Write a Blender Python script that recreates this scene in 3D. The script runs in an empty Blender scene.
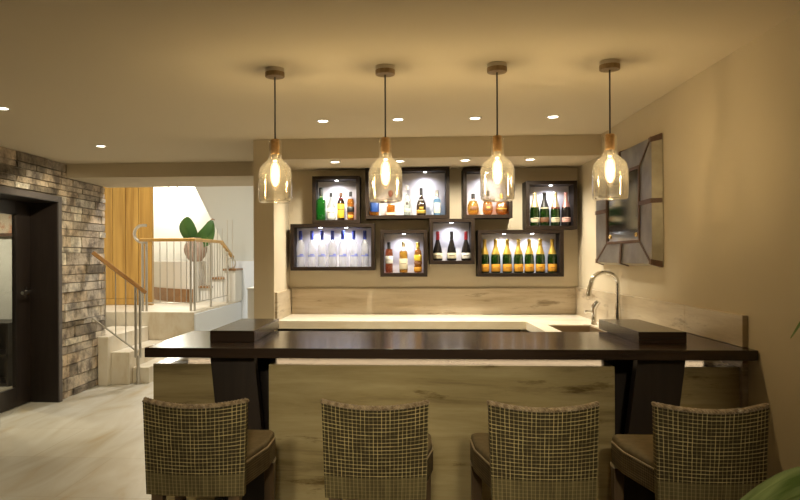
import bpy, bmesh, math, random
from mathutils import Vector, Matrix
random.seed(7)
PI = math.pi
SC = bpy.context.scene
COL = SC.collection

# ------------------------------------------------------------------ camera, world, exposure
cam_data = bpy.data.cameras.new('camera')
cam = bpy.data.objects.new('camera', cam_data)
COL.objects.link(cam)
cam_data.sensor_width = 36.0
cam_data.lens = 670.0 / 800.0 * 36.0
cam_data.shift_x = 0.0492
cam_data.shift_y = 0.009
cam_data.clip_start = 0.02
yaw, roll = 0.0647, -0.0042
fw = Vector((-math.sin(yaw), math.cos(yaw), 0))
rt = Vector((math.cos(yaw), math.sin(yaw), 0))
up = Vector((0, 0, 1))
rt2 = rt * math.cos(roll) + up * math.sin(roll)
up2 = up * math.cos(roll) - rt * math.sin(roll)
m3 = Matrix((rt2, up2, -fw)).transposed()
cam.matrix_world = Matrix.Translation((0, 0, 1.49)) @ m3.to_4x4()
SC.camera = cam

world = bpy.data.worlds.new('world')
SC.world = world
world.use_nodes = True
world.node_tree.nodes['Background'].inputs[0].default_value = (1.0, 0.85, 0.6, 1)
world.node_tree.nodes['Background'].inputs[1].default_value = 0.05
SC.view_settings.view_transform = 'Standard'
SC.view_settings.look = 'None'
SC.view_settings.gamma = 1.0
SC.view_settings.exposure = -0.22
SC.cycles.transparent_max_bounces = 32
SC.cycles.max_bounces = 10
SC.cycles.sample_clamp_indirect = 4.0

WARM = (1.0, 0.79, 0.44)
SOFT = (1.0, 0.90, 0.66)
COOL = (0.90, 0.92, 1.0)
P_PENDANT = 9.2       # each pendant bulb
P_DOWN = 42.0         # each room downlight (spot)
P_SHELF = 72.0        # each downlight over the back counter
P_BOX = 6.0           # each little light in a display box

# ------------------------------------------------------------------ materials
def mat_nodes(name):
    m = bpy.data.materials.new(name)
    m.use_nodes = True
    nt = m.node_tree
    return m, nt, nt.nodes, nt.links, nt.nodes['Principled BSDF']

def mk(name, rgb, rough=0.5, metal=0.0, rgb2=None, scale=(4, 4, 4), detail=4.0, bump=0.0, lo=0.35, hi=0.65,
       coat=0.0, spec=0.5, distort=0.0, rot=(0, 0, 0)):
    m, nt, N, L, b = mat_nodes(name)
    b.inputs['Base Color'].default_value = (*rgb, 1)
    b.inputs['Roughness'].default_value = rough
    b.inputs['Metallic'].default_value = metal
    b.inputs['Specular IOR Level'].default_value = spec
    b.inputs['Coat Weight'].default_value = coat
    if rgb2 or bump:
        tc = N.new('ShaderNodeTexCoord')
        mp = N.new('ShaderNodeMapping')
        mp.inputs['Scale'].default_value = scale
        mp.inputs['Rotation'].default_value = rot
        L.new(tc.outputs['Object'], mp.inputs[0])
        nz = N.new('ShaderNodeTexNoise')
        nz.inputs['Scale'].default_value = 1.0
        nz.inputs['Detail'].default_value = detail
        nz.inputs['Distortion'].default_value = distort
        L.new(mp.outputs[0], nz.inputs['Vector'])
        if rgb2:
            rp = N.new('ShaderNodeValToRGB')
            rp.color_ramp.elements[0].position = lo
            rp.color_ramp.elements[1].position = hi
            rp.color_ramp.elements[0].color = (*rgb, 1)
            rp.color_ramp.elements[1].color = (*rgb2, 1)
            L.new(nz.outputs['Fac'], rp.inputs[0])
            L.new(rp.outputs[0], b.inputs['Base Color'])
        if bump:
            bp = N.new('ShaderNodeBump')
            bp.inputs['Strength'].default_value = bump
            bp.inputs['Distance'].default_value = 0.01
            L.new(nz.outputs['Fac'], bp.inputs['Height'])
            L.new(bp.outputs[0], b.inputs['Normal'])
    return m

def emit(name, rgb, strength):
    m, nt, N, L, b = mat_nodes(name)
    e = N.new('ShaderNodeEmission')
    e.inputs[0].default_value = (*rgb, 1)
    e.inputs[1].default_value = strength
    L.new(e.outputs[0], N['Material Output'].inputs[0])
    return m

def glassy(name, tint, gloss_base=0.05, gloss_edge=0.55, body=None, body_fac=0.0, rough=0.02, edge_power=0.35):
    """thin glass or clear liquid: tinted see-through, mirror at the grazing edges, optional milky body"""
    m, nt, N, L, b = mat_nodes(name)
    tr = N.new('ShaderNodeBsdfTransparent'); tr.inputs[0].default_value = (*tint, 1)
    gl = N.new('ShaderNodeBsdfGlossy'); gl.inputs['Roughness'].default_value = rough
    gl.inputs[0].default_value = (1, 1, 1, 1)
    lw = N.new('ShaderNodeLayerWeight'); lw.inputs[0].default_value = edge_power
    mr = N.new('ShaderNodeMapRange')
    mr.inputs[3].default_value = gloss_base; mr.inputs[4].default_value = gloss_edge
    L.new(lw.outputs['Facing'], mr.inputs[0])
    mx = N.new('ShaderNodeMixShader')
    L.new(mr.outputs[0], mx.inputs[0])
    src = tr.outputs[0]
    if body:
        df = N.new('ShaderNodeBsdfDiffuse'); df.inputs[0].default_value = (*body, 1)
        tl = N.new('ShaderNodeBsdfTranslucent'); tl.inputs[0].default_value = (*body, 1)
        ad = N.new('ShaderNodeMixShader'); ad.inputs[0].default_value = 0.55
        L.new(df.outputs[0], ad.inputs[1]); L.new(tl.outputs[0], ad.inputs[2])
        m2 = N.new('ShaderNodeMixShader'); m2.inputs[0].default_value = body_fac
        L.new(tr.outputs[0], m2.inputs[1]); L.new(ad.outputs[0], m2.inputs[2])
        src = m2.outputs[0]
    L.new(src, mx.inputs[1]); L.new(gl.outputs[0], mx.inputs[2])
    L.new(mx.outputs[0], N['Material Output'].inputs[0])
    return m

def stone_face_mat():
    """stacked stone: every block has its own tone (attribute), mottled by noise"""
    m, nt, N, L, b = mat_nodes('stacked_stone')
    at = N.new('ShaderNodeAttribute'); at.attribute_name = 'tone'
    rp = N.new('ShaderNodeValToRGB')
    cr = rp.color_ramp
    cr.elements[0].position = 0.0; cr.elements[0].color = (0.20, 0.165, 0.12, 1)
    cr.elements[1].position = 1.0; cr.elements[1].color = (0.70, 0.65, 0.56, 1)
    for p, c in ((0.25, (0.33, 0.295, 0.26)), (0.5, (0.55, 0.45, 0.34)), (0.75, (0.50, 0.47, 0.43))):
        e = cr.elements.new(p); e.color = (*c, 1)
    L.new(at.outputs['Fac'], rp.inputs[0])
    tc = N.new('ShaderNodeTexCoord')
    nz = N.new('ShaderNodeTexNoise'); nz.inputs['Scale'].default_value = 5.0; nz.inputs['Detail'].default_value = 8
    nz.inputs['Roughness'].default_value = 0.65
    L.new(tc.outputs['Object'], nz.inputs['Vector'])
    r2 = N.new('ShaderNodeValToRGB')
    r2.color_ramp.elements[0].position = 0.38; r2.color_ramp.elements[0].color = (0.36, 0.33, 0.31, 1)
    r2.color_ramp.elements[1].position = 0.58; r2.color_ramp.elements[1].color = (1.30, 1.24, 1.13, 1)
    L.new(nz.outputs['Fac'], r2.inputs[0])
    mx = N.new('ShaderNodeMix'); mx.data_type = 'RGBA'; mx.blend_type = 'MULTIPLY'; mx.inputs[0].default_value = 1.0
    L.new(rp.outputs[0], mx.inputs[6]); L.new(r2.outputs[0], mx.inputs[7])
    L.new(mx.outputs[2], b.inputs['Base Color'])
    b.inputs['Roughness'].default_value = 0.85
    n2 = N.new('ShaderNodeTexNoise'); n2.inputs['Scale'].default_value = 30; n2.inputs['Detail'].default_value = 6
    L.new(tc.outputs['Object'], n2.inputs['Vector'])
    bp = N.new('ShaderNodeBump'); bp.inputs['Strength'].default_value = 0.8; bp.inputs['Distance'].default_value = 0.02
    L.new(n2.outputs['Fac'], bp.inputs['Height']); L.new(bp.outputs[0], b.inputs['Normal'])
    return m

def floor_mat():
    m, nt, N, L, b = mat_nodes('veined_floor_tile')
    tc = N.new('ShaderNodeTexCoord')
    mp = N.new('ShaderNodeMapping')
    mp.inputs['Location'].default_value = (0.35, -4.055, 0)
    L.new(tc.outputs['Object'], mp.inputs[0])
    br = N.new('ShaderNodeTexBrick')
    br.offset = 0.5
    br.inputs['Scale'].default_value = 1.0
    br.inputs['Brick Width'].default_value = 1.22
    br.inputs['Row Height'].default_value = 0.815
    br.inputs['Mortar Size'].default_value = 0.005
    br.inputs['Mortar Smooth'].default_value = 0.4
    br.inputs['Color1'].default_value = (0.93, 0.93, 0.93, 1)
    br.inputs['Color2'].default_value = (1.0, 1.0, 1.0, 1)
    br.inputs['Mortar'].default_value = (0.84, 0.80, 0.72, 1)
    L.new(mp.outputs[0], br.inputs['Vector'])
    m2 = N.new('ShaderNodeMapping'); m2.inputs['Rotation'].default_value = (0, 0, -0.35); m2.inputs['Scale'].default_value = (3.2, 0.75, 1)
    L.new(tc.outputs['Object'], m2.inputs[0])
    nz = N.new('ShaderNodeTexNoise'); nz.inputs['Scale'].default_value = 1.1; nz.inputs['Detail'].default_value = 7; nz.inputs['Distortion'].default_value = 1.2
    L.new(m2.outputs[0], nz.inputs['Vector'])
    rp = N.new('ShaderNodeValToRGB')
    cr = rp.color_ramp
    cr.elements[0].position = 0.30; cr.elements[0].color = (0.50, 0.40, 0.25, 1)
    cr.elements[1].position = 0.62; cr.elements[1].color = (0.64, 0.61, 0.53, 1)
    e = cr.elements.new(0.42); e.color = (0.55, 0.50, 0.40, 1)
    L.new(nz.outputs['Fac'], rp.inputs[0])
    mx = N.new('ShaderNodeMix'); mx.data_type = 'RGBA'; mx.blend_type = 'MULTIPLY'; mx.inputs[0].default_value = 1.0
    L.new(rp.outputs[0], mx.inputs[6]); L.new(br.outputs['Color'], mx.inputs[7])
    L.new(mx.outputs[2], b.inputs['Base Color'])
    b.inputs['Roughness'].default_value = 0.38
    return m

def travertine(name, c_dark, c_mid, c_light, rough, scale=(1.3, 1.3, 9.0), vein=True):
    m, nt, N, L, b = mat_nodes(name)
    tc = N.new('ShaderNodeTexCoord')
    mp = N.new('ShaderNodeMapping'); mp.inputs['Scale'].default_value = scale
    L.new(tc.outputs['Object'], mp.inputs[0])
    nz = N.new('ShaderNodeTexNoise'); nz.inputs['Scale'].default_value = 1.3; nz.inputs['Detail'].default_value = 9
    nz.inputs['Roughness'].default_value = 0.66; nz.inputs['Distortion'].default_value = 0.35
    L.new(mp.outputs[0], nz.inputs['Vector'])
    rp = N.new('ShaderNodeValToRGB'); cr = rp.color_ramp
    cr.elements[0].position = 0.28; cr.elements[0].color = (*c_dark, 1)
    cr.elements[1].position = 0.72; cr.elements[1].color = (*c_light, 1)
    e = cr.elements.new(0.47); e.color = (*c_mid, 1)
    L.new(nz.outputs['Fac'], rp.inputs[0])
    out = rp.outputs[0]
    if vein:
        mp2 = N.new('ShaderNodeMapping'); mp2.inputs['Scale'].default_value = (1.1, 1.1, 6.0)
        mp2.inputs['Location'].default_value = (3.1, 1.0, 0.4)
        L.new(tc.outputs['Object'], mp2.inputs[0])
        n2 = N.new('ShaderNodeTexNoise'); n2.inputs['Scale'].default_value = 1.6; n2.inputs['Detail'].default_value = 10; n2.inputs['Roughness'].default_value = 0.7
        L.new(mp2.outputs[0], n2.inputs['Vector'])
        r2 = N.new('ShaderNodeValToRGB')
        r2.color_ramp.elements[0].position = 0.33; r2.color_ramp.elements[0].color = (0.45, 0.40, 0.33, 1)
        r2.color_ramp.elements[1].position = 0.42; r2.color_ramp.elements[1].color = (1, 1, 1, 1)
        L.new(n2.outputs['Fac'], r2.inputs[0])
        mx = N.new('ShaderNodeMix'); mx.data_type = 'RGBA'; mx.blend_type = 'MULTIPLY'; mx.inputs[0].default_value = 1.0
        L.new(out, mx.inputs[6]); L.new(r2.outputs[0], mx.inputs[7])
        out = mx.outputs[2]
    L.new(out, b.inputs['Base Color'])
    b.inputs['Roughness'].default_value = rough
    return m

def weave_mat(name, dark, light, px, pz, band_z=None, wx=0.30, wz=0.36):
    """woven rattan: light strands both ways over a dark ground; UV is in metres"""
    m, nt, N, L, b = mat_nodes(name)
    uv = N.new('ShaderNodeUVMap'); uv.uv_map = 'UVMap'
    sx = N.new('ShaderNodeSeparateXYZ'); L.new(uv.outputs[0], sx.inputs[0])
    def M(op, a, c=None):
        n = N.new('ShaderNodeMath'); n.operation = op
        for i, v in enumerate((a, c)):
            if v is None: continue
            if isinstance(v, (int, float)): n.inputs[i].default_value = v
            else: L.new(v, n.inputs[i])
        return n.outputs[0]
    nz = N.new('ShaderNodeTexNoise'); nz.inputs['Scale'].default_value = 26; nz.inputs['Detail'].default_value = 3
    L.new(uv.outputs[0], nz.inputs['Vector'])
    jx = M('MULTIPLY', M('SUBTRACT', nz.outputs['Fac'], 0.5), 0.004)
    def strand(co, pitch, w):
        f = M('FRACT', M('DIVIDE', M('ADD', co, jx), pitch))
        d = M('ABSOLUTE', M('SUBTRACT', f, 0.5))
        mr = N.new('ShaderNodeMapRange'); mr.interpolation_type = 'SMOOTHSTEP'
        mr.inputs[1].default_value = w; mr.inputs[2].default_value = w * 0.35
        mr.inputs[3].default_value = 0.0; mr.inputs[4].default_value = 1.0
        L.new(d, mr.inputs[0])
        return mr.outputs[0]
    h = strand(sx.outputs['Y'], pz, wz)
    v = strand(sx.outputs['X'], px, wx)
    # broad tonal bands strand by strand
    n2 = N.new('ShaderNodeTexNoise'); n2.inputs['Scale'].default_value = 1.0; n2.inputs['Detail'].default_value = 1
    mp = N.new('ShaderNodeMapping'); mp.inputs['Scale'].default_value = (10, 40, 1); L.new(uv.outputs[0], mp.inputs[0]); L.new(mp.outputs[0], n2.inputs['Vector'])
    hv = M('MULTIPLY', h, M('MAXIMUM', M('ADD', M('MULTIPLY', n2.outputs['Fac'], 3.0), -0.65), 0.12))
    n3 = N.new('ShaderNodeTexNoise'); n3.inputs['Scale'].default_value = 1.0; n3.inputs['Detail'].default_value = 1
    mp3 = N.new('ShaderNodeMapping'); mp3.inputs['Scale'].default_value = (45, 7, 1); L.new(uv.outputs[0], mp3.inputs[0]); L.new(mp3.outputs[0], n3.inputs['Vector'])
    vv = M('MULTIPLY', v, M('MAXIMUM', M('ADD', M('MULTIPLY', n3.outputs['Fac'], 3.0), -0.75), 0.10))
    fac = M('ADD', M('MULTIPLY', hv, 0.62), M('MULTIPLY', vv, 0.55))
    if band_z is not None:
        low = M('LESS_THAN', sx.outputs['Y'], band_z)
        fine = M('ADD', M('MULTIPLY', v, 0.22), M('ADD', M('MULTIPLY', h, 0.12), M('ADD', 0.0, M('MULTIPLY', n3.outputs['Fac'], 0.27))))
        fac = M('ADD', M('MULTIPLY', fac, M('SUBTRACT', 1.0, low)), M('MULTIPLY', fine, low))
    rp = N.new('ShaderNodeValToRGB')
    rp.color_ramp.elements[0].position = 0.0; rp.color_ramp.elements[0].color = (*dark, 1)
    rp.color_ramp.elements[1].position = 1.0; rp.color_ramp.elements[1].color = (*light, 1)
    L.new(fac, rp.inputs[0])
    L.new(rp.outputs[0], b.inputs['Base Color'])
    b.inputs['Roughness'].default_value = 0.55
    b.inputs['Specular IOR Level'].default_value = 0.3
    bp = N.new('ShaderNodeBump'); bp.inputs['Strength'].default_value = 0.5; bp.inputs['Distance'].default_value = 0.003
    L.new(fac, bp.inputs['Height']); L.new(bp.outputs[0], b.inputs['Normal'])
    return m

def wood_mat(name, c1, c2, rough, scale, coat=0.0, plank=None):
    m, nt, N, L, b = mat_nodes(name)
    tc = N.new('ShaderNodeTexCoord')
    mp = N.new('ShaderNodeMapping'); mp.inputs['Scale'].default_value = scale
    L.new(tc.outputs['Object'], mp.inputs[0])
    nz = N.new('ShaderNodeTexNoise'); nz.inputs['Scale'].default_value = 1.0; nz.inputs['Detail'].default_value = 7; nz.inputs['Distortion'].default_value = 0.6
    L.new(mp.outputs[0], nz.inputs['Vector'])
    rp = N.new('ShaderNodeValToRGB')
    rp.color_ramp.elements[0].position = 0.3; rp.color_ramp.elements[0].color = (*c1, 1)
    rp.color_ramp.elements[1].position = 0.7; rp.color_ramp.elements[1].color = (*c2, 1)
    L.new(nz.outputs['Fac'], rp.inputs[0])
    L.new(rp.outputs[0], b.inputs['Base Color'])
    b.inputs['Roughness'].default_value = rough
    b.inputs['Coat Weight'].default_value = coat
    b.inputs['Coat Roughness'].default_value = 0.12
    return m

PLASTER = mk('warm_plaster', (0.56, 0.48, 0.35), 0.9, rgb2=(0.60, 0.515, 0.375), scale=(1.5, 1.5, 1.5), spec=0.15)
CEILING = mk('ceiling_paint', (0.70, 0.605, 0.45), 0.92, spec=0.1)
WHITE = mk('white_paint', (0.80, 0.78, 0.72), 0.85, spec=0.2)
GREYWHITE = mk('grey_white_paint', (0.61, 0.61, 0.56), 0.85, spec=0.2)
COOLWHITE = mk('cool_white_paint', (0.80, 0.84, 0.89), 0.85, spec=0.2)
DARKWALL = mk('dim_room_wall', (0.72, 0.71, 0.66), 0.9)
STONE = stone_face_mat()
MORTAR = mk('stone_mortar', (0.26, 0.22, 0.17), 0.95)
FLOOR = floor_mat()
ISLAND = travertine('olive_travertine', (0.17, 0.125, 0.055), (0.36, 0.275, 0.13), (0.50, 0.40, 0.21), 0.2, scale=(0.75, 0.75, 7.5))
SPLASH = travertine('beige_travertine', (0.36, 0.28, 0.18), (0.50, 0.41, 0.29), (0.62, 0.54, 0.41), 0.3, scale=(1.0, 1.0, 11.0))
WORKTOP = travertine('cream_marble', (0.66, 0.56, 0.40), (0.76, 0.68, 0.54), (0.82, 0.77, 0.66), 0.25, scale=(2, 2, 5), vein=False)
STEP = travertine('cream_step_stone', (0.60, 0.48, 0.31), (0.74, 0.66, 0.52), (0.80, 0.75, 0.65), 0.4, scale=(3, 3, 1.5), vein=False)
WENGE = wood_mat('wenge', (0.022, 0.012, 0.007), (0.044, 0.025, 0.015), 0.24, (1.2, 22, 22), coat=0.25)
WENGE_UP = wood_mat('wenge_upright', (0.018, 0.011, 0.007), (0.032, 0.020, 0.013), 0.4, (20, 20, 1.2))
BOXWOOD = wood_mat('box_wenge', (0.013, 0.008, 0.005), (0.024, 0.015, 0.010), 0.5, (2, 20, 20))
DOORWOOD = wood_mat('door_wenge', (0.014, 0.009, 0.007), (0.026, 0.018, 0.014), 0.38, (20, 20, 1.5))
ARCHI = mk('architrave_edge', (0.09, 0.075, 0.07), 0.35)
OAK = wood_mat('honey_oak', (0.33, 0.165, 0.028), (0.58, 0.345, 0.08), 0.4, (14, 14, 0.8))
RAILOAK = wood_mat('rail_oak', (0.60, 0.34, 0.09), (0.72, 0.45, 0.15), 0.35, (6, 6, 6))
RAILBROWN = wood_mat('rail_brown_oak', (0.34, 0.165, 0.05), (0.48, 0.25, 0.085), 0.35, (6, 6, 6))
TREADWOOD = wood_mat('tread_wood', (0.24, 0.12, 0.045), (0.36, 0.20, 0.08), 0.4, (3, 12, 12))
BOXWOOD.node_tree.nodes['Principled BSDF'].inputs['Specular IOR Level'].default_value = 0.15
STEEL = mk('brushed_steel', (0.62, 0.59, 0.53), 0.32, 1.0)
CHROME = mk('chrome', (0.86, 0.86, 0.86), 0.08, 1.0)
BRASS = mk('brass', (0.75, 0.55, 0.25), 0.25, 1.0)
ZINC = mk('zinc_sheet', (0.24, 0.23, 0.21), 0.38, 0.85, rgb2=(0.38, 0.365, 0.335), scale=(6, 6, 6), detail=6)
ZINC_PALE = mk('pale_zinc', (0.32, 0.285, 0.22), 0.5, 0.5, rgb2=(0.42, 0.38, 0.30), scale=(8, 8, 8))
LEATHER = mk('brown_leather', (0.085, 0.042, 0.026), 0.5, rgb2=(0.13, 0.068, 0.04), scale=(30, 30, 30))
MIRROR = mk('mirror_glass', (0.34, 0.34, 0.31), 0.12, 1.0)
CORK = mk('cork', (0.50, 0.27, 0.08), 0.8, rgb2=(0.66, 0.40, 0.15), scale=(90, 90, 90))
BANDWOOD = mk('rose_band_wood', (0.22, 0.145, 0.07), 0.55, rgb2=(0.30, 0.20, 0.10), scale=(60, 60, 20))
CORD = mk('cord_fabric', (0.045, 0.040, 0.036), 0.7)
NICKEL = mk('nickel', (0.50, 0.46, 0.40), 0.3, 1.0)
GLASS = glassy('lamp_glass', (0.97, 0.95, 0.91), 0.05, 0.8, edge_power=0.36, body=(0.9, 0.86, 0.78), body_fac=0.022)
PANE = glassy('door_pane_glass', (0.92, 0.93, 0.92), 0.05, 0.4)
FILAMENT = emit('filament_glow', (1.0, 0.72, 0.36), 60.0)
def lit_glass(name, rgb, strength):
    m, nt, N, L, b = mat_nodes(name)
    tr = N.new('ShaderNodeBsdfTransparent')
    e = N.new('ShaderNodeEmission'); e.inputs[0].default_value = (*rgb, 1); e.inputs[1].default_value = strength
    ad = N.new('ShaderNodeAddShader')
    L.new(tr.outputs[0], ad.inputs[0]); L.new(e.outputs[0], ad.inputs[1])
    L.new(ad.outputs[0], N['Material Output'].inputs[0])
    return m
BULBGLASS = lit_glass('glowing_bulb_glass', (1.0, 0.68, 0.34), 1.6)
DOWNGLOW = emit('downlight_glow', (1.0, 0.90, 0.72), 14.0)
BOXGLOW = emit('box_light_glow', (0.95, 0.96, 1.0), 16.0)
STRIP = emit('strip_light_glow', (1.0, 0.72, 0.42), 5.0)
BOXBACK = mk('box_back_white', (0.68, 0.65, 0.70), 0.6)
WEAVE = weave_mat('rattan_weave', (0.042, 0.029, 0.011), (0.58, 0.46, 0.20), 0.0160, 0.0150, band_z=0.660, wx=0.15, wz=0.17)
WEAVE_SIDE = weave_mat('rattan_side_weave', (0.045, 0.030, 0.014), (0.22, 0.16, 0.08), 0.012, 0.010)
BRAID = mk('rattan_braid', (0.20, 0.135, 0.07), 0.55, rgb2=(0.40, 0.30, 0.18), scale=(60, 60, 60))
CUSHION = mk('brown_seat_cloth', (0.18, 0.14, 0.075), 0.85, rgb2=(0.22, 0.17, 0.092), scale=(40, 40, 40))
PIPING = mk('seat_piping', (0.42, 0.33, 0.21), 0.7)
STOOLLEG = wood_mat('stool_leg_wood', (0.085, 0.050, 0.024), (0.14, 0.085, 0.04), 0.45, (20, 20, 2))
BINDING = mk('pale_rattan_binding', (0.58, 0.50, 0.36), 0.55)
LEAF = mk('leaf_green', (0.030, 0.095, 0.016), 0.4, rgb2=(0.06, 0.15, 0.028), scale=(3, 14, 3))
PALM = mk('palm_green', (0.10, 0.15, 0.030), 0.36, rgb2=(0.30, 0.36, 0.13), scale=(4, 45, 4), lo=0.38, hi=0.64)
STALK = mk('plant_stalk', (0.30, 0.14, 0.06), 0.6)
URN = mk('urn_clay', (0.36, 0.25, 0.19), 0.6, rgb2=(0.45, 0.33, 0.26), scale=(8, 8, 8))
SOIL = mk('soil', (0.05, 0.035, 0.02), 0.95)
POT = mk('dark_pot', (0.07, 0.06, 0.055), 0.4)
BLACK = mk('matt_black', (0.015, 0.013, 0.012), 0.6)
SINKSTEEL = mk('sink_bronze', (0.34, 0.25, 0.15), 0.35, 0.7)
SKIRT_DARK = mk('dark_cabinet', (0.022, 0.016, 0.012), 0.4)
# bottles
CLEAR = glassy('clear_glass', (0.97, 0.98, 0.98), 0.05, 0.55, edge_power=0.35)
FROST = glassy('frosted_clear_glass', (0.96, 0.97, 0.99), 0.06, 0.40, body=(0.92, 0.93, 0.97), body_fac=0.38, rough=0.12)
MILKY = glassy('milky_glass', (0.82, 0.84, 0.84), 0.05, 0.35, body=(0.62, 0.64, 0.62), body_fac=0.65, rough=0.15)
GREEN_BRIGHT = glassy('bright_green_glass', (0.10, 0.52, 0.12), 0.06, 0.4, body=(0.02, 0.22, 0.03), body_fac=0.5)
GREEN_DARK = glassy('dark_green_glass', (0.10, 0.26, 0.03), 0.07, 0.4, body=(0.02, 0.07, 0.012), body_fac=0.35)
BLACKGLASS = mk('black_glass', (0.012, 0.010, 0.010), 0.08)
BROWNGLASS = glassy('brown_glass', (0.22, 0.10, 0.03), 0.07, 0.4, body=(0.05, 0.022, 0.01), body_fac=0.5)
BLUEGLASS = glassy('pale_blue_glass', (0.40, 0.66, 0.85), 0.06, 0.4, body=(0.22, 0.42, 0.60), body_fac=0.4)
BLUEDEEP = mk('blue_box_label', (0.015, 0.055, 0.22), 0.4)
AMBER = glassy('amber_spirit', (0.86, 0.50, 0.12), 0.03, 0.2, body=(0.62, 0.30, 0.05), body_fac=0.30)
GOLDSPIRIT = glassy('gold_spirit', (0.92, 0.66, 0.20), 0.03, 0.2, body=(0.75, 0.48, 0.10), body_fac=0.30)
ROSESPIRIT = glassy('rose_spirit', (0.80, 0.40, 0.24), 0.03, 0.2, body=(0.50, 0.18, 0.09), body_fac=0.35)
LB_CREAM = mk('label_cream', (0.58, 0.52, 0.37), 0.6)
LB_WHITE = mk('label_white', (0.62, 0.61, 0.57), 0.6)
LB_ORANGE = mk('label_orange', (0.58, 0.27, 0.022), 0.5)
LB_YELLOW = mk('label_yellow', (0.58, 0.40, 0.035), 0.5)
LB_PINK = mk('label_pink', (0.72, 0.42, 0.38), 0.5)
LB_GOLD = mk('gold_foil', (0.62, 0.42, 0.085), 0.32, 0.7)
LB_PALEGOLD = mk('pale_gold_foil', (0.80, 0.66, 0.38), 0.35, 0.6)
LB_ROSE = mk('rose_foil', (0.70, 0.36, 0.34), 0.35, 0.5)
LB_RED = mk('red_wax', (0.17, 0.008, 0.012), 0.35)
LB_BLUE = mk('blue_cap', (0.035, 0.055, 0.36), 0.35)
LB_BLUEPRINT = mk('blue_print', (0.10, 0.13, 0.50), 0.5)
LB_BLACK = mk('black_cap', (0.012, 0.011, 0.011), 0.4)
LB_DARKPRINT = mk('dark_print', (0.10, 0.07, 0.05), 0.6)
LB_BROWN = mk('brown_label', (0.14, 0.06, 0.025), 0.5)

# ------------------------------------------------------------------ mesh helpers
def BM():
    return bmesh.new()

def box(bm, x0, x1, y0, y1, z0, z1):
    vs = [bm.verts.new((x, y, z)) for x in (x0, x1) for y in (y0, y1) for z in (z0, z1)]
    for f in ((0, 1, 3, 2), (4, 6, 7, 5), (0, 4, 5, 1), (2, 3, 7, 6), (0, 2, 6, 4), (1, 5, 7, 3)):
        bm.faces.new([vs[i] for i in f])
    return bm

def hexa(bm, lo, hi):
    """solid between two quads of 3-D points in the same order"""
    a = [bm.verts.new(p) for p in lo]
    b = [bm.verts.new(p) for p in hi]
    n = len(a)
    bm.faces.new(a[::-1]); bm.faces.new(b)
    for i in range(n):
        bm.faces.new((a[i], a[(i + 1) % n], b[(i + 1) % n], b[i]))
    return bm

def prism(bm, pts, z0, z1):
    return hexa(bm, [(x, y, z0) for x, y in pts], [(x, y, z1) for x, y in pts])

def prism_y(bm, pts, y0, y1):
    return hexa(bm, [(x, y0, z) for x, z in pts], [(x, y1, z) for x, z in pts])

def lathe(bm, prof, cx=0, cy=0, z=0, n=24, a0=0.0, a1=None, sq=None):
    """turn (radius, height) pairs; a0..a1 gives a partial band; sq makes a rounded square section"""
    full = a1 is None
    a1 = a0 + 2 * PI if full else a1
    k = n if full else n + 1
    def rad(a):
        if not sq: return 1.0
        c, s = abs(math.cos(a)), abs(math.sin(a))
        return (c ** sq + s ** sq) ** (-1.0 / sq)
    rings = []
    for r, h in prof:
        if r < 1e-6 and full:
            rings.append([bm.verts.new((cx, cy, z + h))])
        else:
            rings.append([bm.verts.new((cx + r * rad(a0 + (a1 - a0) * i / n) * math.cos(a0 + (a1 - a0) * i / n),
                                        cy + r * rad(a0 + (a1 - a0) * i / n) * math.sin(a0 + (a1 - a0) * i / n), z + h)) for i in range(k)])
    for A, B in zip(rings, rings[1:]):
        m = n if full else n
        for i in range(m):
            j = (i + 1) % k if full else i + 1
            if len(A) == 1 and len(B) == 1: continue
            if len(A) == 1: bm.faces.new((A[0], B[j], B[i]))
            elif len(B) == 1: bm.faces.new((A[i], A[j], B[0]))
            else: bm.faces.new((A[i], A[j], B[j], B[i]))
    return bm

def tube(bm, pts, r, n=10, cap=True):
    pts = [Vector(p) for p in pts]
    rs = r if isinstance(r, (list, tuple)) else [r] * len(pts)
    rings = []
    ref = None
    for i, p in enumerate(pts):
        t = (pts[min(i + 1, len(pts) - 1)] - pts[max(i - 1, 0)]).normalized()
        if ref is None:
            ref = Vector((0, 0, 1)) if abs(t.z) < 0.9 else Vector((1, 0, 0))
        u = (ref - t * ref.dot(t)).normalized()
        v = t.cross(u)
        ref = u
        rings.append([bm.verts.new(p + (u * math.cos(2 * PI * k / n) + v * math.sin(2 * PI * k / n)) * rs[i]) for k in range(n)])
    for A, B in zip(rings, rings[1:]):
        for k in range(n):
            bm.faces.new((A[k], A[(k + 1) % n], B[(k + 1) % n], B[k]))
    if cap:
        bm.faces.new(rings[0][::-1]); bm.faces.new(rings[-1])
    return bm

def bar(bm, p, q, w, h):
    """rectangular bar from p to q, w wide sideways, h tall"""
    p, q = Vector(p), Vector(q)
    t = (q - p).normalized()
    s = t.cross(Vector((0, 0, 1))).normalized() * (w / 2)
    u = s.cross(t).normalized() * (h / 2)
    return hexa(bm, [p - s - u, p + s - u, p + s + u, p - s + u], [q - s - u, q + s - u, q + s + u, q - s + u])

def obj(name, bm, material, parent=None, smooth=False, bevel=0.0, seg=2):
    bmesh.ops.recalc_face_normals(bm, faces=bm.faces)
    me = bpy.data.meshes.new(name)
    bm.to_mesh(me); bm.free()
    for mm in (material if isinstance(material, (list, tuple)) else [material]):
        me.materials.append(mm)
    if smooth:
        for p in me.polygons: p.use_smooth = True
    o = bpy.data.objects.new(name, me)
    COL.objects.link(o)
    if parent: o.parent = parent
    if bevel:
        md = o.modifiers.new('bevel', 'BEVEL'); md.width = bevel; md.segments = seg
        md.limit_method = 'ANGLE'; md.angle_limit = math.radians(40)
        for p in me.polygons: p.use_smooth = True
        md.harden_normals = True
    elif smooth:
        md = o.modifiers.new('split', 'EDGE_SPLIT'); md.split_angle = math.radians(48)
    return o

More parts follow.
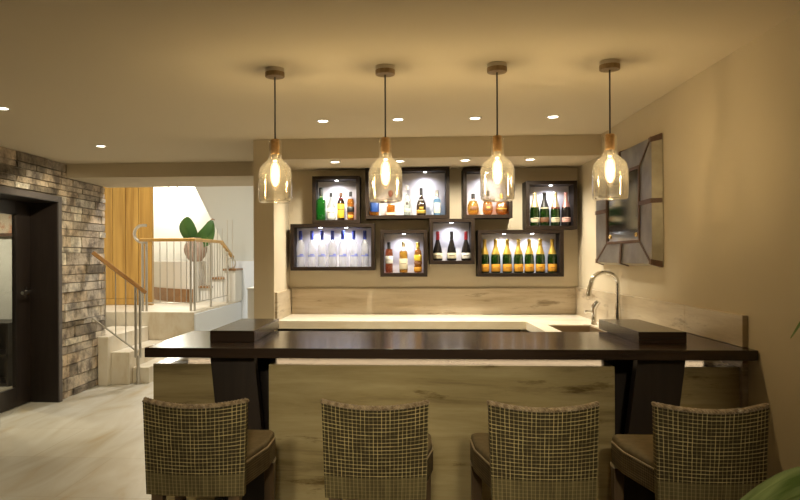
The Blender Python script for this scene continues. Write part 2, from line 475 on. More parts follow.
def tag(o, label, cat, group=None):
    o['label'] = label; o['category'] = cat
    if group: o['group'] = group
    return o

def thing(name, label, cat, loc=(0, 0, 0), rz=0.0, group=None):
    o = bpy.data.objects.new(name, None); COL.objects.link(o)
    o.empty_display_size = 0.1
    o.location = loc; o.rotation_euler = (0, 0, rz)
    return tag(o, label, cat, group)

def struct(name, bm, m, parent=None, **k):
    o = obj(name, bm, m, parent, **k)
    if parent is None: o['kind'] = 'structure'
    return o

def dup(root, loc, rz=0.0, label=None):
    def cp(o, par):
        c = o.copy(); COL.objects.link(c)
        if par: c.parent = par
        for ch in list(o.children): cp(ch, c)
        return c
    r = cp(root, None)
    r.location = loc; r.rotation_euler = (0, 0, rz)
    if label: r['label'] = label
    return r

def spot(name, loc, power, color, angle, blend, radius, parent, target=None):
    l = bpy.data.lights.new(name, 'SPOT')
    l.energy = power; l.color = color; l.spot_size = math.radians(angle); l.spot_blend = blend; l.shadow_soft_size = radius if target is None or angle > 30 else 0.14
    o = bpy.data.objects.new(name, l); COL.objects.link(o)
    o.parent = parent; o.location = loc
    if target is not None:
        d = Vector(target) - Vector(loc)
        o.rotation_euler = d.to_track_quat('-Z', 'Y').to_euler()
    return o

# ------------------------------------------------------------------ room shell
XL, XR, ZC = -3.6, 1.635, 2.5
YB = 6.43
struct('floor', box(BM(), -7.0, 2.2, -3.2, 13.5, -0.12, 0.0), FLOOR)
struct('ceiling', box(BM(), -3.62, 1.9, -3.2, 6.95, ZC, ZC + 0.15), CEILING)
struct('wall_right', box(BM(), XR, XR + 0.2, -3.2, 6.63, 0, ZC + 0.1), PLASTER)
struct('wall_front', box(BM(), -4.0, 1.9, -3.2, -3.0, 0, ZC), PLASTER)
struct('wall_back', box(BM(), -1.11, XR, YB, YB + 0.2, 0, ZC), PLASTER)
struct('pillar', box(BM(), -1.285, -1.11, 5.67, YB + 0.2, 0, ZC), PLASTER)
struct('bulkhead', box(BM(), -1.11, XR, 5.67, YB, 2.327, ZC), PLASTER)['label'] = 'plaster bulkhead over the back counter'
struct('beam', box(BM(), XL, -1.12, 6.95, 7.95, 2.35, 3.4), PLASTER)

# stone wall: core with the doorway left open, faced with individual stacked stones
DO0, DO1, DTOP = 5.66, 6.745, 2.10     # doorway from y to y, height
core = BM()
box(core, -3.92, -3.62, -3.2, DO0, 0, ZC)
box(core, -3.92, -3.62, DO1, 7.87, 0, ZC)
box(core, -3.92, -3.62, DO0, DO1, DTOP, ZC)
wl = struct('wall_left', core, MORTAR)
sb = BM()
tone = sb.faces.layers.float.new('tone_f')
tones = []
z = 0.0
rs = random.Random(3)
while z < ZC - 0.001:
    h = rs.choice((0.06, 0.075, 0.09, 0.10, 0.12, 0.135))
    if ZC - (z + h) < 0.05: h = ZC - z
    y = 3.2 + rs.uniform(-0.3, 0)
    while y < 7.87:
        w = rs.uniform(0.16, 0.55)
        y1 = min(y + w, 7.87)
        if 7.87 - y1 < 0.08: y1 = 7.87
        segs = [(y, y1)]
        if z < DTOP + 0.03:
            segs = []
            if y < DO0 - 0.04: segs.append((y, min(y1, DO0 - 0.04)))
            if y1 > DO1 + 0.035: segs.append((max(y, DO1 + 0.035), y1))
        for a, b_ in segs:
            if b_ - a < 0.02: continue
            zz0, zz1 = z, z + h
            lim = 2.345 if b_ > 6.94 else ZC
            if a < 6.95 < b_: 
                pieces = [(a, 6.948, ZC), (6.948, b_, 2.345)]
            else:
                pieces = [(a, b_, lim)]
            t = min(1, max(0, rs.gauss(0.55, 0.30)))
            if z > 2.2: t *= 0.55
            d = rs.uniform(-0.008, 0.012)
            for pa, pb, lm in pieces:
                if zz0 > lm - 0.01: continue
                g = 0.0012
                x1 = XL + d
                zt = min(zz1, lm)
                j = lambda: rs.uniform(-0.006, 0.006)
                lo = [(-3.63, pa + g, zz0 + g), (-3.63, pb - g, zz0 + g), (-3.63, pb - g, zt - g), (-3.63, pa + g, zt - g)]
                hi = [(x1 + j(), pa + g + 0.004, zz0 + g + 0.004), (x1 + j(), pb - g - 0.004, zz0 + g + 0.004),
                      (x1 + j(), pb - g - 0.004, zt - g - 0.004), (x1 + j(), pa + g + 0.004, zt - g - 0.004)]
                hexa(sb, lo, hi)
                tones += [t] * 6
        y = y1
    z += h
so = obj('stone_facing', sb, STONE, wl)
at = so.data.attributes.new('tone', 'FLOAT', 'FACE')
for i, t in enumerate(tones): at.data[i].value = t
so['label'] = 'stacked rough stone cladding'

# doorway: lined opening with a glazed leaf
door = BM()
box(door, -3.92, -3.578, DO1 - 0.03, DO1 + 0.03, 0, DTOP + 0.03)
box(door, -3.92, -3.578, DO0 - 0.03, DO0 + 0.03, 0, DTOP + 0.03)
box(door, -3.92, -3.578, DO0 + 0.03, DO1 - 0.03, DTOP - 0.03, DTOP + 0.03)
d1 = struct('door_1', door, DOORWOOD)
ar = BM()
box(ar, -3.577, -3.562, DO1 - 0.032, DO1 + 0.034, 0, DTOP + 0.034)
box(ar, -3.577, -3.562, DO0 - 0.034, DO0 + 0.032, 0, DTOP + 0.034)
box(ar, -3.577, -3.562, DO0 + 0.032, DO1 - 0.032, DTOP - 0.026, DTOP + 0.034)
obj('architrave', ar, ARCHI, d1, bevel=0.003)
leaf = BM()
LX0, LX1 = -3.915, -3.87
box(leaf, LX0, LX1, 6.46, DO1 - 0.032, 0.01, DTOP - 0.032)
box(leaf, LX0, LX1, DO0 + 0.032, 5.80, 0.01, DTOP - 0.032)
box(leaf, LX0, LX1, 5.80, 6.46, 0.01, 0.20)
box(leaf, LX0, LX1, 5.80, 6.46, DTOP - 0.17, DTOP - 0.032)
lf = obj('door_leaf', leaf, DOORWOOD, d1, bevel=0.003)
obj('glass_pane', box(BM(), -3.896, -3.89, 5.80, 6.46, 0.20, DTOP - 0.17), PANE, d1)
hd = BM()
tube(hd, [(-3.87, 6.62, 1.155), (-3.80, 6.62, 1.155)], 0.012)
tube(hd, [(-3.80, 6.635, 1.155), (-3.80, 6.45, 1.145)], 0.017)
box(hd, -3.872, -3.862, 6.598, 6.642, 1.08, 1.20)
obj('door_handle', hd, CHROME, d1, smooth=True)

# room beyond the door
struct('wall_adjoining', box(BM(), -7.0, -4.05, 8.0, 8.1, 0, 2.6), DARKWALL)
struct('wall_adjoining_side', box(BM(), -7.0, -6.9, 3.0, 8.0, 0, 2.6), DARKWALL)
struct('wall_adjoining_near', box(BM(), -7.0, -3.92, 3.0, 3.1, 0, 2.6), DARKWALL)
struct('wall_adjoining_end', box(BM(), -4.05, -3.95, 7.87, 8.1, 0, 2.6), DARKWALL)
struct('ceiling_adjoining', box(BM(), -7.0, -3.92, 3.0, 8.1, 2.5, 2.6), CEILING)

# stairwell shell
struct('wall_panelling', box(BM(), -4.75, -3.915, 10.2, 10.27, 0.76, 3.4), OAK)
pn = BM()
for k in range(4):
    x0 = -4.74 + k * 0.206
    box(pn, x0 + 0.004, x0 + 0.202, 10.178, 10.2, 0.86, 3.3)
box(pn, -4.75, -3.915, 10.172, 10.2, 0.765, 0.855)
obj('panel_board', pn, OAK, bpy.data.objects['wall_panelling'], bevel=0.003)
struct('wall_stairwell_back', box(BM(), -6.0, -0.9, 12.7, 12.85, 0, 3.4), WHITE)
struct('wall_stairwell_left', box(BM(), -5.3, -5.2, 8.1, 12.7, 0, 3.4), WHITE)
struct('wall_stairwell_near', box(BM(), -5.3, -4.05, 8.1, 8.2, 0, 3.4), WHITE)
struct('wall_stairwell_right', box(BM(), -1.12, -0.98, 6.63, 12.7, 0, 3.4), WHITE)
struct('ceiling_stairwell', box(BM(), -6.0, -0.9, 7.95, 12.85, 3.4, 3.5), WHITE)
# sloping spandrel wall under the upper flight, and the low wall below it
gw = BM()
prism_y(gw, [(-1.12, 1.44), (-2.985, 1.44), (-3.18, 1.77), (-3.74, 2.86), (-4.03, 3.4), (-1.12, 3.4)], 11.60, 11.72)
struct('wall_spandrel', gw, GREYWHITE)
struct('wall_low', box(BM(), -2.99, -1.12, 11.45, 11.72, 0, 1.43), COOLWHITE)

# ------------------------------------------------------------------ ceiling lights
def downlight(loc, label, group, power, angle, tgt=None, parent_group=None, blend=0.7, color=SOFT):
    t = thing('downlight', label, 'ceiling light', loc, 0, group)
    b = BM()
    lathe(b, [(0.036, 0.0), (0.036, -0.004), (0.046, -0.006), (0.050, -0.002), (0.050, 0.0)], n=24)
    obj('trim_ring', b, WHITE if group != 'halo' else CHROME, t, smooth=True)
    b = BM()
    lathe(b, [(0, -0.002), (0.035, -0.002), (0.035, 0.0)], n=20)
    obj('lens', b, DOWNGLOW, t)
    spot('downlight_beam', (0, 0, -0.012), power, color, angle, blend, 0.03, t, tgt or (0, 0, -2))
    return t

g = 'downlights in the main ceiling'
for x, y, lab in ((-0.595, 4.93, 'round ceiling downlight above the green bottle box, first of the row of four'),
                  (-0.04, 4.92, 'round ceiling downlight just right of the second pendant lamp'),
                  (0.52, 4.92, 'round ceiling downlight just left of the third pendant lamp'),
                  (1.078, 4.92, 'round ceiling downlight nearest the right-hand pendant lamp')):
    downlight((x, y, ZC), lab, g, P_DOWN, 95)
downlight((-2.716, 5.86, ZC), 'round downlight in the ceiling near the stone wall and beam', g, P_DOWN * 2.9, 112, (-0.75, 0.75, -1.6))
downlight((-2.684, 4.33, ZC), 'downlight at the edge of the photo on the left ceiling', g, P_DOWN * 1.2, 105)
downlight((-2.6, 2.7, ZC), 'downlight in the left ceiling beside the viewpoint', g, P_DOWN * 0.9, 85)
downlight((-2.4, 0.4, ZC), 'downlight in the ceiling behind the viewpoint', g, P_DOWN * 0.6, 105)
for x, lab in ((-0.85, 'added fill light behind the viewpoint aimed at the left of the bar'), (-0.12, 'added fill light behind the viewpoint aimed at the middle of the bar'),
               (0.52, 'added fill light behind the viewpoint aimed at the right of the bar')):
    downlight((x, -0.6, ZC), lab, g, P_DOWN * 7.6, 28, (0.10, 3.9, -1.85))  # added fill spots behind the camera, out of view, to brighten the bar front
g = 'downlights under the bulkhead'
for x, lab in ((-0.60, 'small downlight under the bulkhead above the green bottle box'),
               (-0.035, 'small downlight under the bulkhead behind the second pendant lamp'),
               (0.532, 'small downlight under the bulkhead left of the third pendant lamp'),
               (1.086, 'small downlight under the bulkhead near the champagne boxes')):
    downlight((x, 5.85, 2.327), lab, g, P_SHELF, 140, (0, 0.30, -1.5), color=(1.0, 0.91, 0.72))

# ------------------------------------------------------------------ pendants
def pendant():
    t = thing('pendant_lamp', '', 'pendant lamp', (0, 0, ZC), 0, 'bottle-shaped pendant lamps over the bar')
    b = BM(); lathe(b, [(0, 0), (0.050, 0), (0.051, -0.002), (0.051, -0.020), (0.0, -0.020)], n=36)
    rose = obj('ceiling_rose', b, NICKEL, t, smooth=True)
    b = BM(); lathe(b, [(0.0, -0.0205), (0.0515, -0.0205), (0.0515, -0.042), (0.049, -0.045), (0, -0.045)], n=36)
    o = obj('wooden_band', b, BANDWOOD, rose, smooth=True); o['label'] = 'lower wooden ring of the ceiling rose'
    b = BM(); tube(b, [(0, 0, -0.044), (0, 0, -0.377)], 0.0042, 8); obj('cord', b, CORD, t, smooth=True)
    b = BM(); lathe(b, [(0, -0.378), (0.021, -0.378), (0.0225, -0.381), (0.0225, -0.458), (0, -0.458)], n=20)
    obj('cork_stopper', b, CORK, t, smooth=True)
    b = BM(); lathe(b, [(0, -0.4585), (0.0165, -0.4585), (0.0165, -0.482), (0.013, -0.487), (0, -0.487)], n=20)
    obj('lamp_holder', b, NICKEL, t, smooth=True)
    # glass bottle shade: neck, shoulder, straight body, closed base, with real wall thickness
    out = [(0.0365, -0.386), (0.0355, -0.392), (0.0350, -0.46), (0.0355, -0.480), (0.041, -0.490), (0.055, -0.502), (0.072, -0.518), (0.0835, -0.537),
           (0.0890, -0.562), (0.0900, -0.62), (0.0895, -0.685), (0.087, -0.708), (0.078, -0.7175), (0.04, -0.719), (0.0, -0.718)]
    b = BM(); lathe(b, [(0.0, -0.716), (0.04, -0.7165)] + [(r - 0.0022, z_ + 0.001) for r, z_ in out[:-2]][::-1] + out, n=48)
    obj('glass_shade', b, GLASS, t, smooth=True)
    b = BM(); lathe(b, [(0, -0.4875), (0.010, -0.4875), (0.012, -0.50), (0.0235, -0.525), (0.0255, -0.56), (0.0235, -0.60), (0.012, -0.625), (0, -0.630)], n=20)
    bulb = obj('bulb', b, BULBGLASS, t, smooth=True)
    b = BM()
    for k in range(5):
        a = 2 * PI * k / 5
        tube(b, [(0.004 * math.cos(a), 0.004 * math.sin(a), -0.51), (0.0095 * math.cos(a), 0.0095 * math.sin(a), -0.53),
                 (0.0095 * math.cos(a + .5), 0.0095 * math.sin(a + .5), -0.595), (0.003 * math.cos(a), 0.003 * math.sin(a), -0.61)], 0.0022, 6)
    obj('filament', b, FILAMENT, bulb)
    l = bpy.data.lights.new('bulb_light', 'POINT'); l.energy = P_PENDANT; l.color = WARM; l.shadow_soft_size = 0.018
    lo = bpy.data.objects.new('bulb_light', l); COL.objects.link(lo); lo.parent = t; lo.location = (0, 0, -0.565)
    return t
PX = [(-0.686, 'clear glass bottle pendant lamp beside the plaster pillar, first of four'),
      (-0.096, 'clear glass bottle pendant lamp in front of the five-bottle box'),
      (0.490, 'clear glass bottle pendant lamp in front of the round amber bottles'),
      (1.068, 'clear glass bottle pendant lamp in front of the zinc mirror')]
pend = pendant()
for i, (x, lab) in enumerate(PX):
    if i == 0:
        pend.location = (x, 3.55, ZC); pend['label'] = lab
    else:
        dup(pend, (x, 3.55, ZC), 0.3 * i, lab)

# ------------------------------------------------------------------ bar counter
bt = thing('bar_counter', 'long dark wenge bar counter on two sloping slab legs', 'bar', (0, 0, 0))
obj('worktop', box(BM(), -1.272, XR - 0.003, 3.208, 3.965, 1.003, 1.051), WENGE, bt, bevel=0.003)
for s, x0, x1 in ((-1, -1.010, -0.776), (1, 1.168, 1.402)):
    obj('raised_block', box(BM(), x0, x1, 3.43, 4.12, 1.0515, 1.111), WENGE, bt, bevel=0.003)
for s, xt0, xt1, sh in ((-1, -0.972, -0.748, 0.098), (1, 1.120, 1.345, -0.125)):
    lg = hexa(BM(), [(xt0 + sh, 3.30, 0.0), (xt1 + sh, 3.30, 0.0), (xt1 + sh, 3.36, 0.0), (xt0 + sh, 3.36, 0.0)],
              [(xt0, 3.30, 1.0025), (xt1, 3.30, 1.0025), (xt1, 3.36, 1.0025), (xt0, 3.36, 1.0025)])
    obj('leg', lg, WENGE_UP, bt, bevel=0.002)
for x0, x1 in ((-0.950, -0.684), (1.022, 1.315)):
    obj('recess_panel', box(BM(), x0, x1, 3.52, 3.56, 0.0, 1.0025), WENGE_UP, bt)
st = obj('strip_light', box(BM(), -1.20, 1.58, 3.66, 3.675, 0.992, 1.0025), STRIP, bt)
st['label'] = 'warm glowing strip under the worktop'

g = 'stone base blocks of the bar'
tag(obj('stone_base', box(BM(), -0.680, 1.018, 3.322, 3.90, 0, 0.955), ISLAND, bevel=0.003),
    'wide travertine base block under the middle of the bar', 'bar base', g)
tag(obj('stone_base', box(BM(), -1.272, -0.955, 3.322, 3.90, 0, 0.955), ISLAND, bevel=0.003),
    'short travertine base block under the left end of the bar', 'bar base', g)
tag(obj('stone_base', box(BM(), 1.320, 1.604, 3.322, 3.90, 0, 0.955), ISLAND, bevel=0.003),
    'short travertine base block under the bar against the right wall', 'bar base', g)

# ------------------------------------------------------------------ back counter, sink, splashbacks
SX0, SX1, SY0, SY1 = 1.14, 1.48, 4.90, 5.44
wt = BM()
CT, CTH = 0.944, 0.066
box(wt, -1.107, 1.607, 5.705, YB - 0.026, CT - CTH, CT)
box(wt, 1.022, SX0, 4.0, 5.705, CT - CTH, CT)
box(wt, SX1, 1.607, 4.0, 5.705, CT - CTH, CT)
box(wt, SX0, SX1, 4.0, SY0, CT - CTH, CT)
box(wt, SX0, SX1, SY1, 5.705, CT - CTH, CT)
tag(obj('back_worktop', wt, WORKTOP), 'pale marble worktop running along the back wall and round to the sink', 'worktop')
sk = thing('sink', 'bronze-toned sink let into the pale worktop', 'sink', ((SX0 + SX1) / 2, (SY0 + SY1) / 2, 0.70))
s_ = BM()
hx, hy = (SX1 - SX0) / 2 - 0.001, (SY1 - SY0) / 2 - 0.001
box(s_, -hx, hx, -hy, hy, 0, 0.012)
box(s_, -hx, -hx + 0.01, -hy, hy, 0.012, 0.235); box(s_, hx - 0.01, hx, -hy, hy, 0.012, 0.235)
box(s_, -hx + 0.01, hx - 0.01, -hy, -hy + 0.01, 0.012, 0.235); box(s_, -hx + 0.01, hx - 0.01, hy - 0.01, hy, 0.012, 0.235)
obj('basin', s_, SINKSTEEL, sk)
b = BM(); lathe(b, [(0, 0.014), (0.035, 0.014), (0.04, 0.012)], n=20); obj('drain', b, CHROME, sk)
cb = thing('base_cabinet', 'dark base cabinet under the back worktop', 'cabinet', (0, 0, 0))
obj('carcass', box(BM(), -1.105, 0.99, 5.80, YB - 0.002, 0.10, CT - CTH - 0.001), SKIRT_DARK, cb)
for k in range(4):
    x0 = -1.10 + k * 0.522
    dr = obj('cabinet_door', box(BM(), x0, x0 + 0.516, 5.775, 5.799, 0.12, 0.86), SKIRT_DARK, cb, bevel=0.002)
    obj('door_knob', tube(BM(), [(x0 + 0.45, 5.775, 0.78), (x0 + 0.45, 5.755, 0.78)], 0.01), STEEL, dr)
cb2 = thing('base_cabinet', 'dark sink cabinet along the right wall behind the bar', 'cabinet', (0, 0, 0))
obj('carcass', box(BM(), 1.06, 1.605, 4.02, 5.76, 0.10, 0.69), SKIRT_DARK, cb2)
for k in range(3):
    y0 = 4.03 + k * 0.57
    obj('cabinet_door', box(BM(), 1.036, 1.059, y0, y0 + 0.565, 0.12, 0.69), SKIRT_DARK, cb2, bevel=0.002)

g = 'travertine splashbacks'
tag(obj('splashback', box(BM(), -1.085, 1.607, YB - 0.025, YB, CT + 0.0005, 1.19), SPLASH, bevel=0.002),
    'long travertine splashback on the back wall below the bottle boxes', 'splashback', g)
tag(obj('splashback', box(BM(), -1.11, -1.086, 5.69, YB, CT + 0.0005, 1.19), SPLASH, bevel=0.002),
    'short travertine splashback against the plaster pillar', 'splashback', g)
sp = BM()
box(sp, 1.608, 1.6345, 3.97, YB - 0.001, 0.90, 1.204)
box(sp, 1.608, 1.6345, 3.305, 3.97, 1.0525, 1.204)
box(sp, 1.608, 1.6345, 3.305, 3.60, 0.0, 1.002)
tag(obj('splashback', sp, SPLASH, bevel=0.002),
    'travertine splashback along the right wall, ending in an edge beside the bar', 'splashback', g)

# faucet
fa = thing('kitchen_tap', 'tall chrome tap with arched spout and lever beside the sink', 'tap', (1.572, 5.05, CT))
b = BM(); lathe(b, [(0, 0), (0.030, 0), (0.030, 0.006), (0.027, 0.02), (0.024, 0.10), (0.0165, 0.20), (0, 0.20)], n=24); obj('base', b, CHROME, fa, smooth=True)
b = BM()
pts = [(0, 0, 0.19), (0, 0, 0.335)]
R = 0.10
for k in range(1, 15):
    a = PI * k / 14
    pts.append((-R + R * math.cos(a), -0.02 * k / 14, 0.335 + R * math.sin(a) * 0.92))
pts.append((-2 * R - 0.012, -0.022, 0.30)); pts.append((-2 * R - 0.018, -0.024, 0.255))
tube(b, pts, [0.0155] * (len(pts) - 2) + [0.018, 0.019], 14)
obj('spout', b, CHROME, fa, smooth=True)
b = BM(); tube(b, [(0.0, 0.02, 0.09), (0.015, 0.07, 0.11)], 0.006); obj('lever', b, CHROME, fa, smooth=True)
so_ = thing('soap_dispenser', 'short chrome mixer with side knob left of the arched tap', 'dispenser', (1.515, 5.47, CT))
b = BM(); lathe(b, [(0, 0), (0.024, 0), (0.024, 0.008), (0.019, 0.014), (0.019, 0.115), (0.022, 0.12), (0.022, 0.15), (0.0, 0.155)], n=24); obj('body', b, CHROME, so_, smooth=True)
b = BM(); tube(b, [(0.0, 0, 0.135), (0.03, -0.02, 0.185)], [0.024, 0.02], 16); obj('cap', b, CHROME, so_, smooth=True)
b = BM(); tube(b, [(-0.02, 0, 0.10), (-0.055, -0.01, 0.105), (-0.075, -0.01, 0.10)], [0.008, 0.012, 0.014], 12); obj('knob', b, CHROME, so_, smooth=True)

# ------------------------------------------------------------------ display boxes
YF = 6.23
def display_box(label, x0, x1, z0, z1, lights):
    t = thing('display_box', label, 'wall box', (0, 0, 0), 0, 'wenge display boxes on the back wall')
    w = 0.033
    obj('top_board', box(BM(), x0, x1, YF, YB - 0.001, z1 - w, z1), BOXWOOD, t, bevel=0.0015)
    obj('bottom_board', box(BM(), x0, x1, YF, YB - 0.001, z0, z0 + w), BOXWOOD, t, bevel=0.0015)
    obj('side_board', box(BM(), x0, x0 + w, YF, YB - 0.001, z0 + w, z1 - w), BOXWOOD, t, bevel=0.0015)
    obj('side_board', box(BM(), x1 - w, x1, YF, YB - 0.001, z0 + w, z1 - w), BOXWOOD, t, bevel=0.0015)
    obj('back_panel', box(BM(), x0 + w, x1 - w, YB - 0.012, YB - 0.001, z0 + w, z1 - w), BOXBACK, t)
    for lx in lights:
        b = BM(); lathe(b, [(0, -0.004), (0.013, -0.004), (0.017, 0.0)], cx=lx, cy=YF + 0.085, z=z1 - w, n=16)
        l = obj('spotlight', b, BOXGLOW, t)
        spot('box_beam', (lx, YF + 0.085, z1 - w - 0.008), P_BOX, COOL, 150, 0.8, 0.012, t, (lx, YF + 0.115, z0))
    return t
display_box('square dark wood box holding the green bottle, above the long vodka box', -0.856, -0.410, 1.806, 2.250, (-0.633,))
display_box('long dark wood box holding seven clear blue-capped bottles', -1.064, -0.273, 1.367, 1.804, (-0.79, -0.545))
display_box('wide dark wood box with five mixed bottles behind the second pendant', -0.359, 0.423, 1.846, 2.320, (0.20,))
display_box('square dark wood box with three whisky bottles, lowest in the middle', -0.220, 0.216, 1.307, 1.742, (0.0,))
display_box('square dark wood box with three dark wine-shaped bottles', 0.237, 0.651, 1.421, 1.843, (0.444,))
display_box('square dark wood box with three round amber bottles', 0.547, 0.997, 1.845, 2.307, (0.772,))
display_box('square dark wood box with four champagne bottles nearest the right wall', 1.119, 1.581, 1.738, 2.182, (1.36,))
display_box('long dark wood box with seven orange-labelled champagne bottles', 0.681, 1.458, 1.305, 1.736, (0.93, 1.19))

# ------------------------------------------------------------------ bottles
def smooth_prof(p):
    return p

def band(r, z0, z1, a_mid=-PI / 2, half=1.25, n=16, sq=None):
    b = BM()
    lathe(b, [(r, z0), (r + 0.0006, z0 + 0.001), (r + 0.0006, z1 - 0.001), (r, z1)], n=n, a0=a_mid - half, a1=a_mid + half, sq=sq)
    return b

def bottle(kind, label, loc, spec, group, rz=0.0):
    """spec: glass material, profile, optional sq; liquid; cap; labels"""
    t = thing(kind, label, 'bottle', loc, rz, group)
    b = BM(); lathe(b, spec['prof'], n=28, sq=spec.get('sq')); obj('glass_body', b, spec['glass'], t, smooth=True)
    if 'liquid' in spec:
        lm, lp = spec['liquid']
        b = BM(); lathe(b, lp, n=24, sq=spec.get('sq')); obj('liquid', b, lm, t, smooth=True)
    if 'cap' in spec:
        cm, cp = spec['cap']
        b = BM(); lathe(b, cp, n=20); obj('cap', b, cm, t, smooth=True)
    for nm, lm, args in spec.get('labels', ()):
        obj(nm, band(*args[:3], **args[3]), lm, t, smooth=True)
    return t

def P(*a): return list(a)
def flat(w):  # a squarish body
    return 5.0

champ = P((0, 0.004), (0.030, 0), (0.041, 0.002), (0.0435, 0.010), (0.0435, 0.135), (0.042, 0.150), (0.035, 0.185), (0.024, 0.220), (0.017, 0.245),
          (0.0145, 0.285), (0.0145, 0.295), (0.0160, 0.297), (0.0160, 0.305), (0.012, 0.312), (0, 0.313))
champ_foil = P((0.0385, 0.1735), (0.0365, 0.185), (0.0255, 0.220), (0.0185, 0.245), (0.0160, 0.285), (0.0165, 0.296), (0.0175, 0.297), (0.0175, 0.306),
               (0.013, 0.314), (0, 0.315))
def champ_spec(glass, foil, label, lz=(0.014, 0.082), neck=None):
    d = dict(glass=glass, prof=champ, cap=(foil, champ_foil),
             labels=[('label', label, (0.0438, lz[0], lz[1], {})), ('label_print', LB_DARKPRINT if label is not LB_ORANGE else LB_BROWN, (0.0447, lz[0] + 0.03, lz[0] + 0.036, dict(half=0.5)))])
    if neck: d['labels'].append(('neck_label', neck, (0.0405, 0.160, 0.172, {})))
    return d
brandy = P((0, 0.004), (0.030, 0), (0.042, 0.003), (0.044, 0.012), (0.043, 0.075), (0.038, 0.110), (0.026, 0.155), (0.0165, 0.19), (0.0145, 0.24), (0.016, 0.244), (0.016, 0.27), (0, 0.272))
def brandy_cap(): return P((0.0165, 0.195), (0.0155, 0.24), (0.017, 0.243), (0.017, 0.271), (0.014, 0.275), (0, 0.275))
vodka = P((0, 0.006), (0.030, 0), (0.038, 0.003), (0.0395, 0.012), (0.0395, 0.190), (0.0375, 0.208), (0.031, 0.226), (0.020, 0.244), (0.0145, 0.255), (0.0145, 0.335), (0, 0.336))
vodka_cap = P((0.0160, 0.258), (0.0165, 0.262), (0.0165, 0.338), (0.015, 0.342), (0, 0.342))
whisky = P((0, 0.004), (0.028, 0), (0.035, 0.003), (0.036, 0.010), (0.036, 0.165), (0.033, 0.182), (0.020, 0.205), (0.0135, 0.222), (0.013, 0.26), (0, 0.262))
def inner(prof, top, shrink=0.003):
    q = [(max(0.0, r - shrink), z_ + 0.004) for r, z_ in prof if z_ + 0.004 < top]
    return [(0, 0.006)] + [p for p in q if p[0] > 0] + [(q[-1][0] * 0.98, top), (0, top)]
def scaled(prof, s, sz=None):
    sz = sz or s
    return [(r * s, z_ * sz) for r, z_ in prof]
def cap(r, z0, z1):
    return P((r, z0), (r, z1 - 0.003), (r - 0.003, z1), (0, z1))

YBT = 6.315
# seven vodka bottles (long left box)
zb = 1.4005
ords = ('first', 'second', 'third', 'fourth', 'fifth', 'sixth', 'seventh')
vs = dict(glass=FROST, prof=vodka, cap=(LB_BLUE, vodka_cap),
          labels=[('label', LB_BLUEPRINT, (0.0398, 0.098, 0.108, dict(half=1.1))), ('label_print', LB_BLUEPRINT, (0.0398, 0.112, 0.122, dict(half=0.45, a_mid=-PI / 2 + 0.35))),])
vx = [-0.980, -0.872, -0.774, -0.676, -0.578, -0.473, -0.369]
v0 = bottle('vodka_bottle', '', (0, 0, 0), vs, 'clear blue-capped bottles in the long box')
for i, x in enumerate(vx):
    lab = ('clear bottle with tall blue cap, %s from the left in the long vodka box' % ords[i])
    if i == 0: v0.location = (x, YBT, zb); v0['label'] = lab
    else: dup(v0, (x, YBT, zb), rs.uniform(-.3, .3), lab)
# seven champagne bottles (long right box)
zb = 1.3385
hx_ = [0.750, 0.852, 0.958, 1.062, 1.161, 1.262, 1.371]
cs = champ_spec(GREEN_DARK, LB_GOLD, LB_ORANGE)
c0 = bottle('champagne_bottle', '', (0, 0, 0), cs, 'orange-labelled champagne bottles')
for i, x in enumerate(hx_):
    lab = 'orange-labelled champagne bottle with gold foil, %s from the left in its box' % ords[i]
    if i == 0: c0.location = (x, YBT, zb); c0['label'] = lab
    else: dup(c0, (x, YBT, zb), rs.uniform(-.15, .15), lab)
# four champagne bottles (upper right box)
zb = 1.7715
g = 'champagne bottles in the square box'
for x, fo, lb, nk, gl, lab in (
        (1.213, LB_PALEGOLD, LB_CREAM, None, GREEN_DARK, 'champagne bottle with pale gold foil, leftmost in the square champagne box'),
        (1.303, LB_BLACK, LB_BROWN, LB_CREAM, GREEN_DARK, 'green champagne bottle with black foil and dark label in the square box'),
        (1.402, LB_PALEGOLD, LB_CREAM, LB_RED, GREEN_DARK, 'green champagne bottle with pale foil and red collar in the square box'),
        (1.497, LB_ROSE, LB_PINK, None, BLACKGLASS, 'champagne bottle with pink foil and pink label in the square box')):
    bottle('champagne_bottle', lab, (x, YBT, zb), champ_spec(gl, fo, lb, (0.035, 0.078), nk), g)
# three dark brandy bottles
zb = 1.4545
g = 'dark wine-shaped bottles'
for x, cm, lab, lb in ((0.315, LB_RED, 'dark bottle with red cap, on the left of the black-capped bottle', LB_CREAM),
                       (0.445, LB_BLACK, 'dark bottle with black cap between two red-capped bottles', LB_YELLOW if False else LB_CREAM),
                       (0.578, LB_RED, 'dark bottle with red cap, on the right of the black-capped bottle', LB_WHITE)):
    bottle('brandy_bottle', lab, (x, YBT, zb),
           dict(glass=BLACKGLASS, prof=brandy, cap=(cm, brandy_cap()),
                labels=[('label', lb, (0.0442, 0.020, 0.072, {})), ('label_print', LB_DARKPRINT, (0.0450, 0.042, 0.050, dict(half=0.6)))]), g)
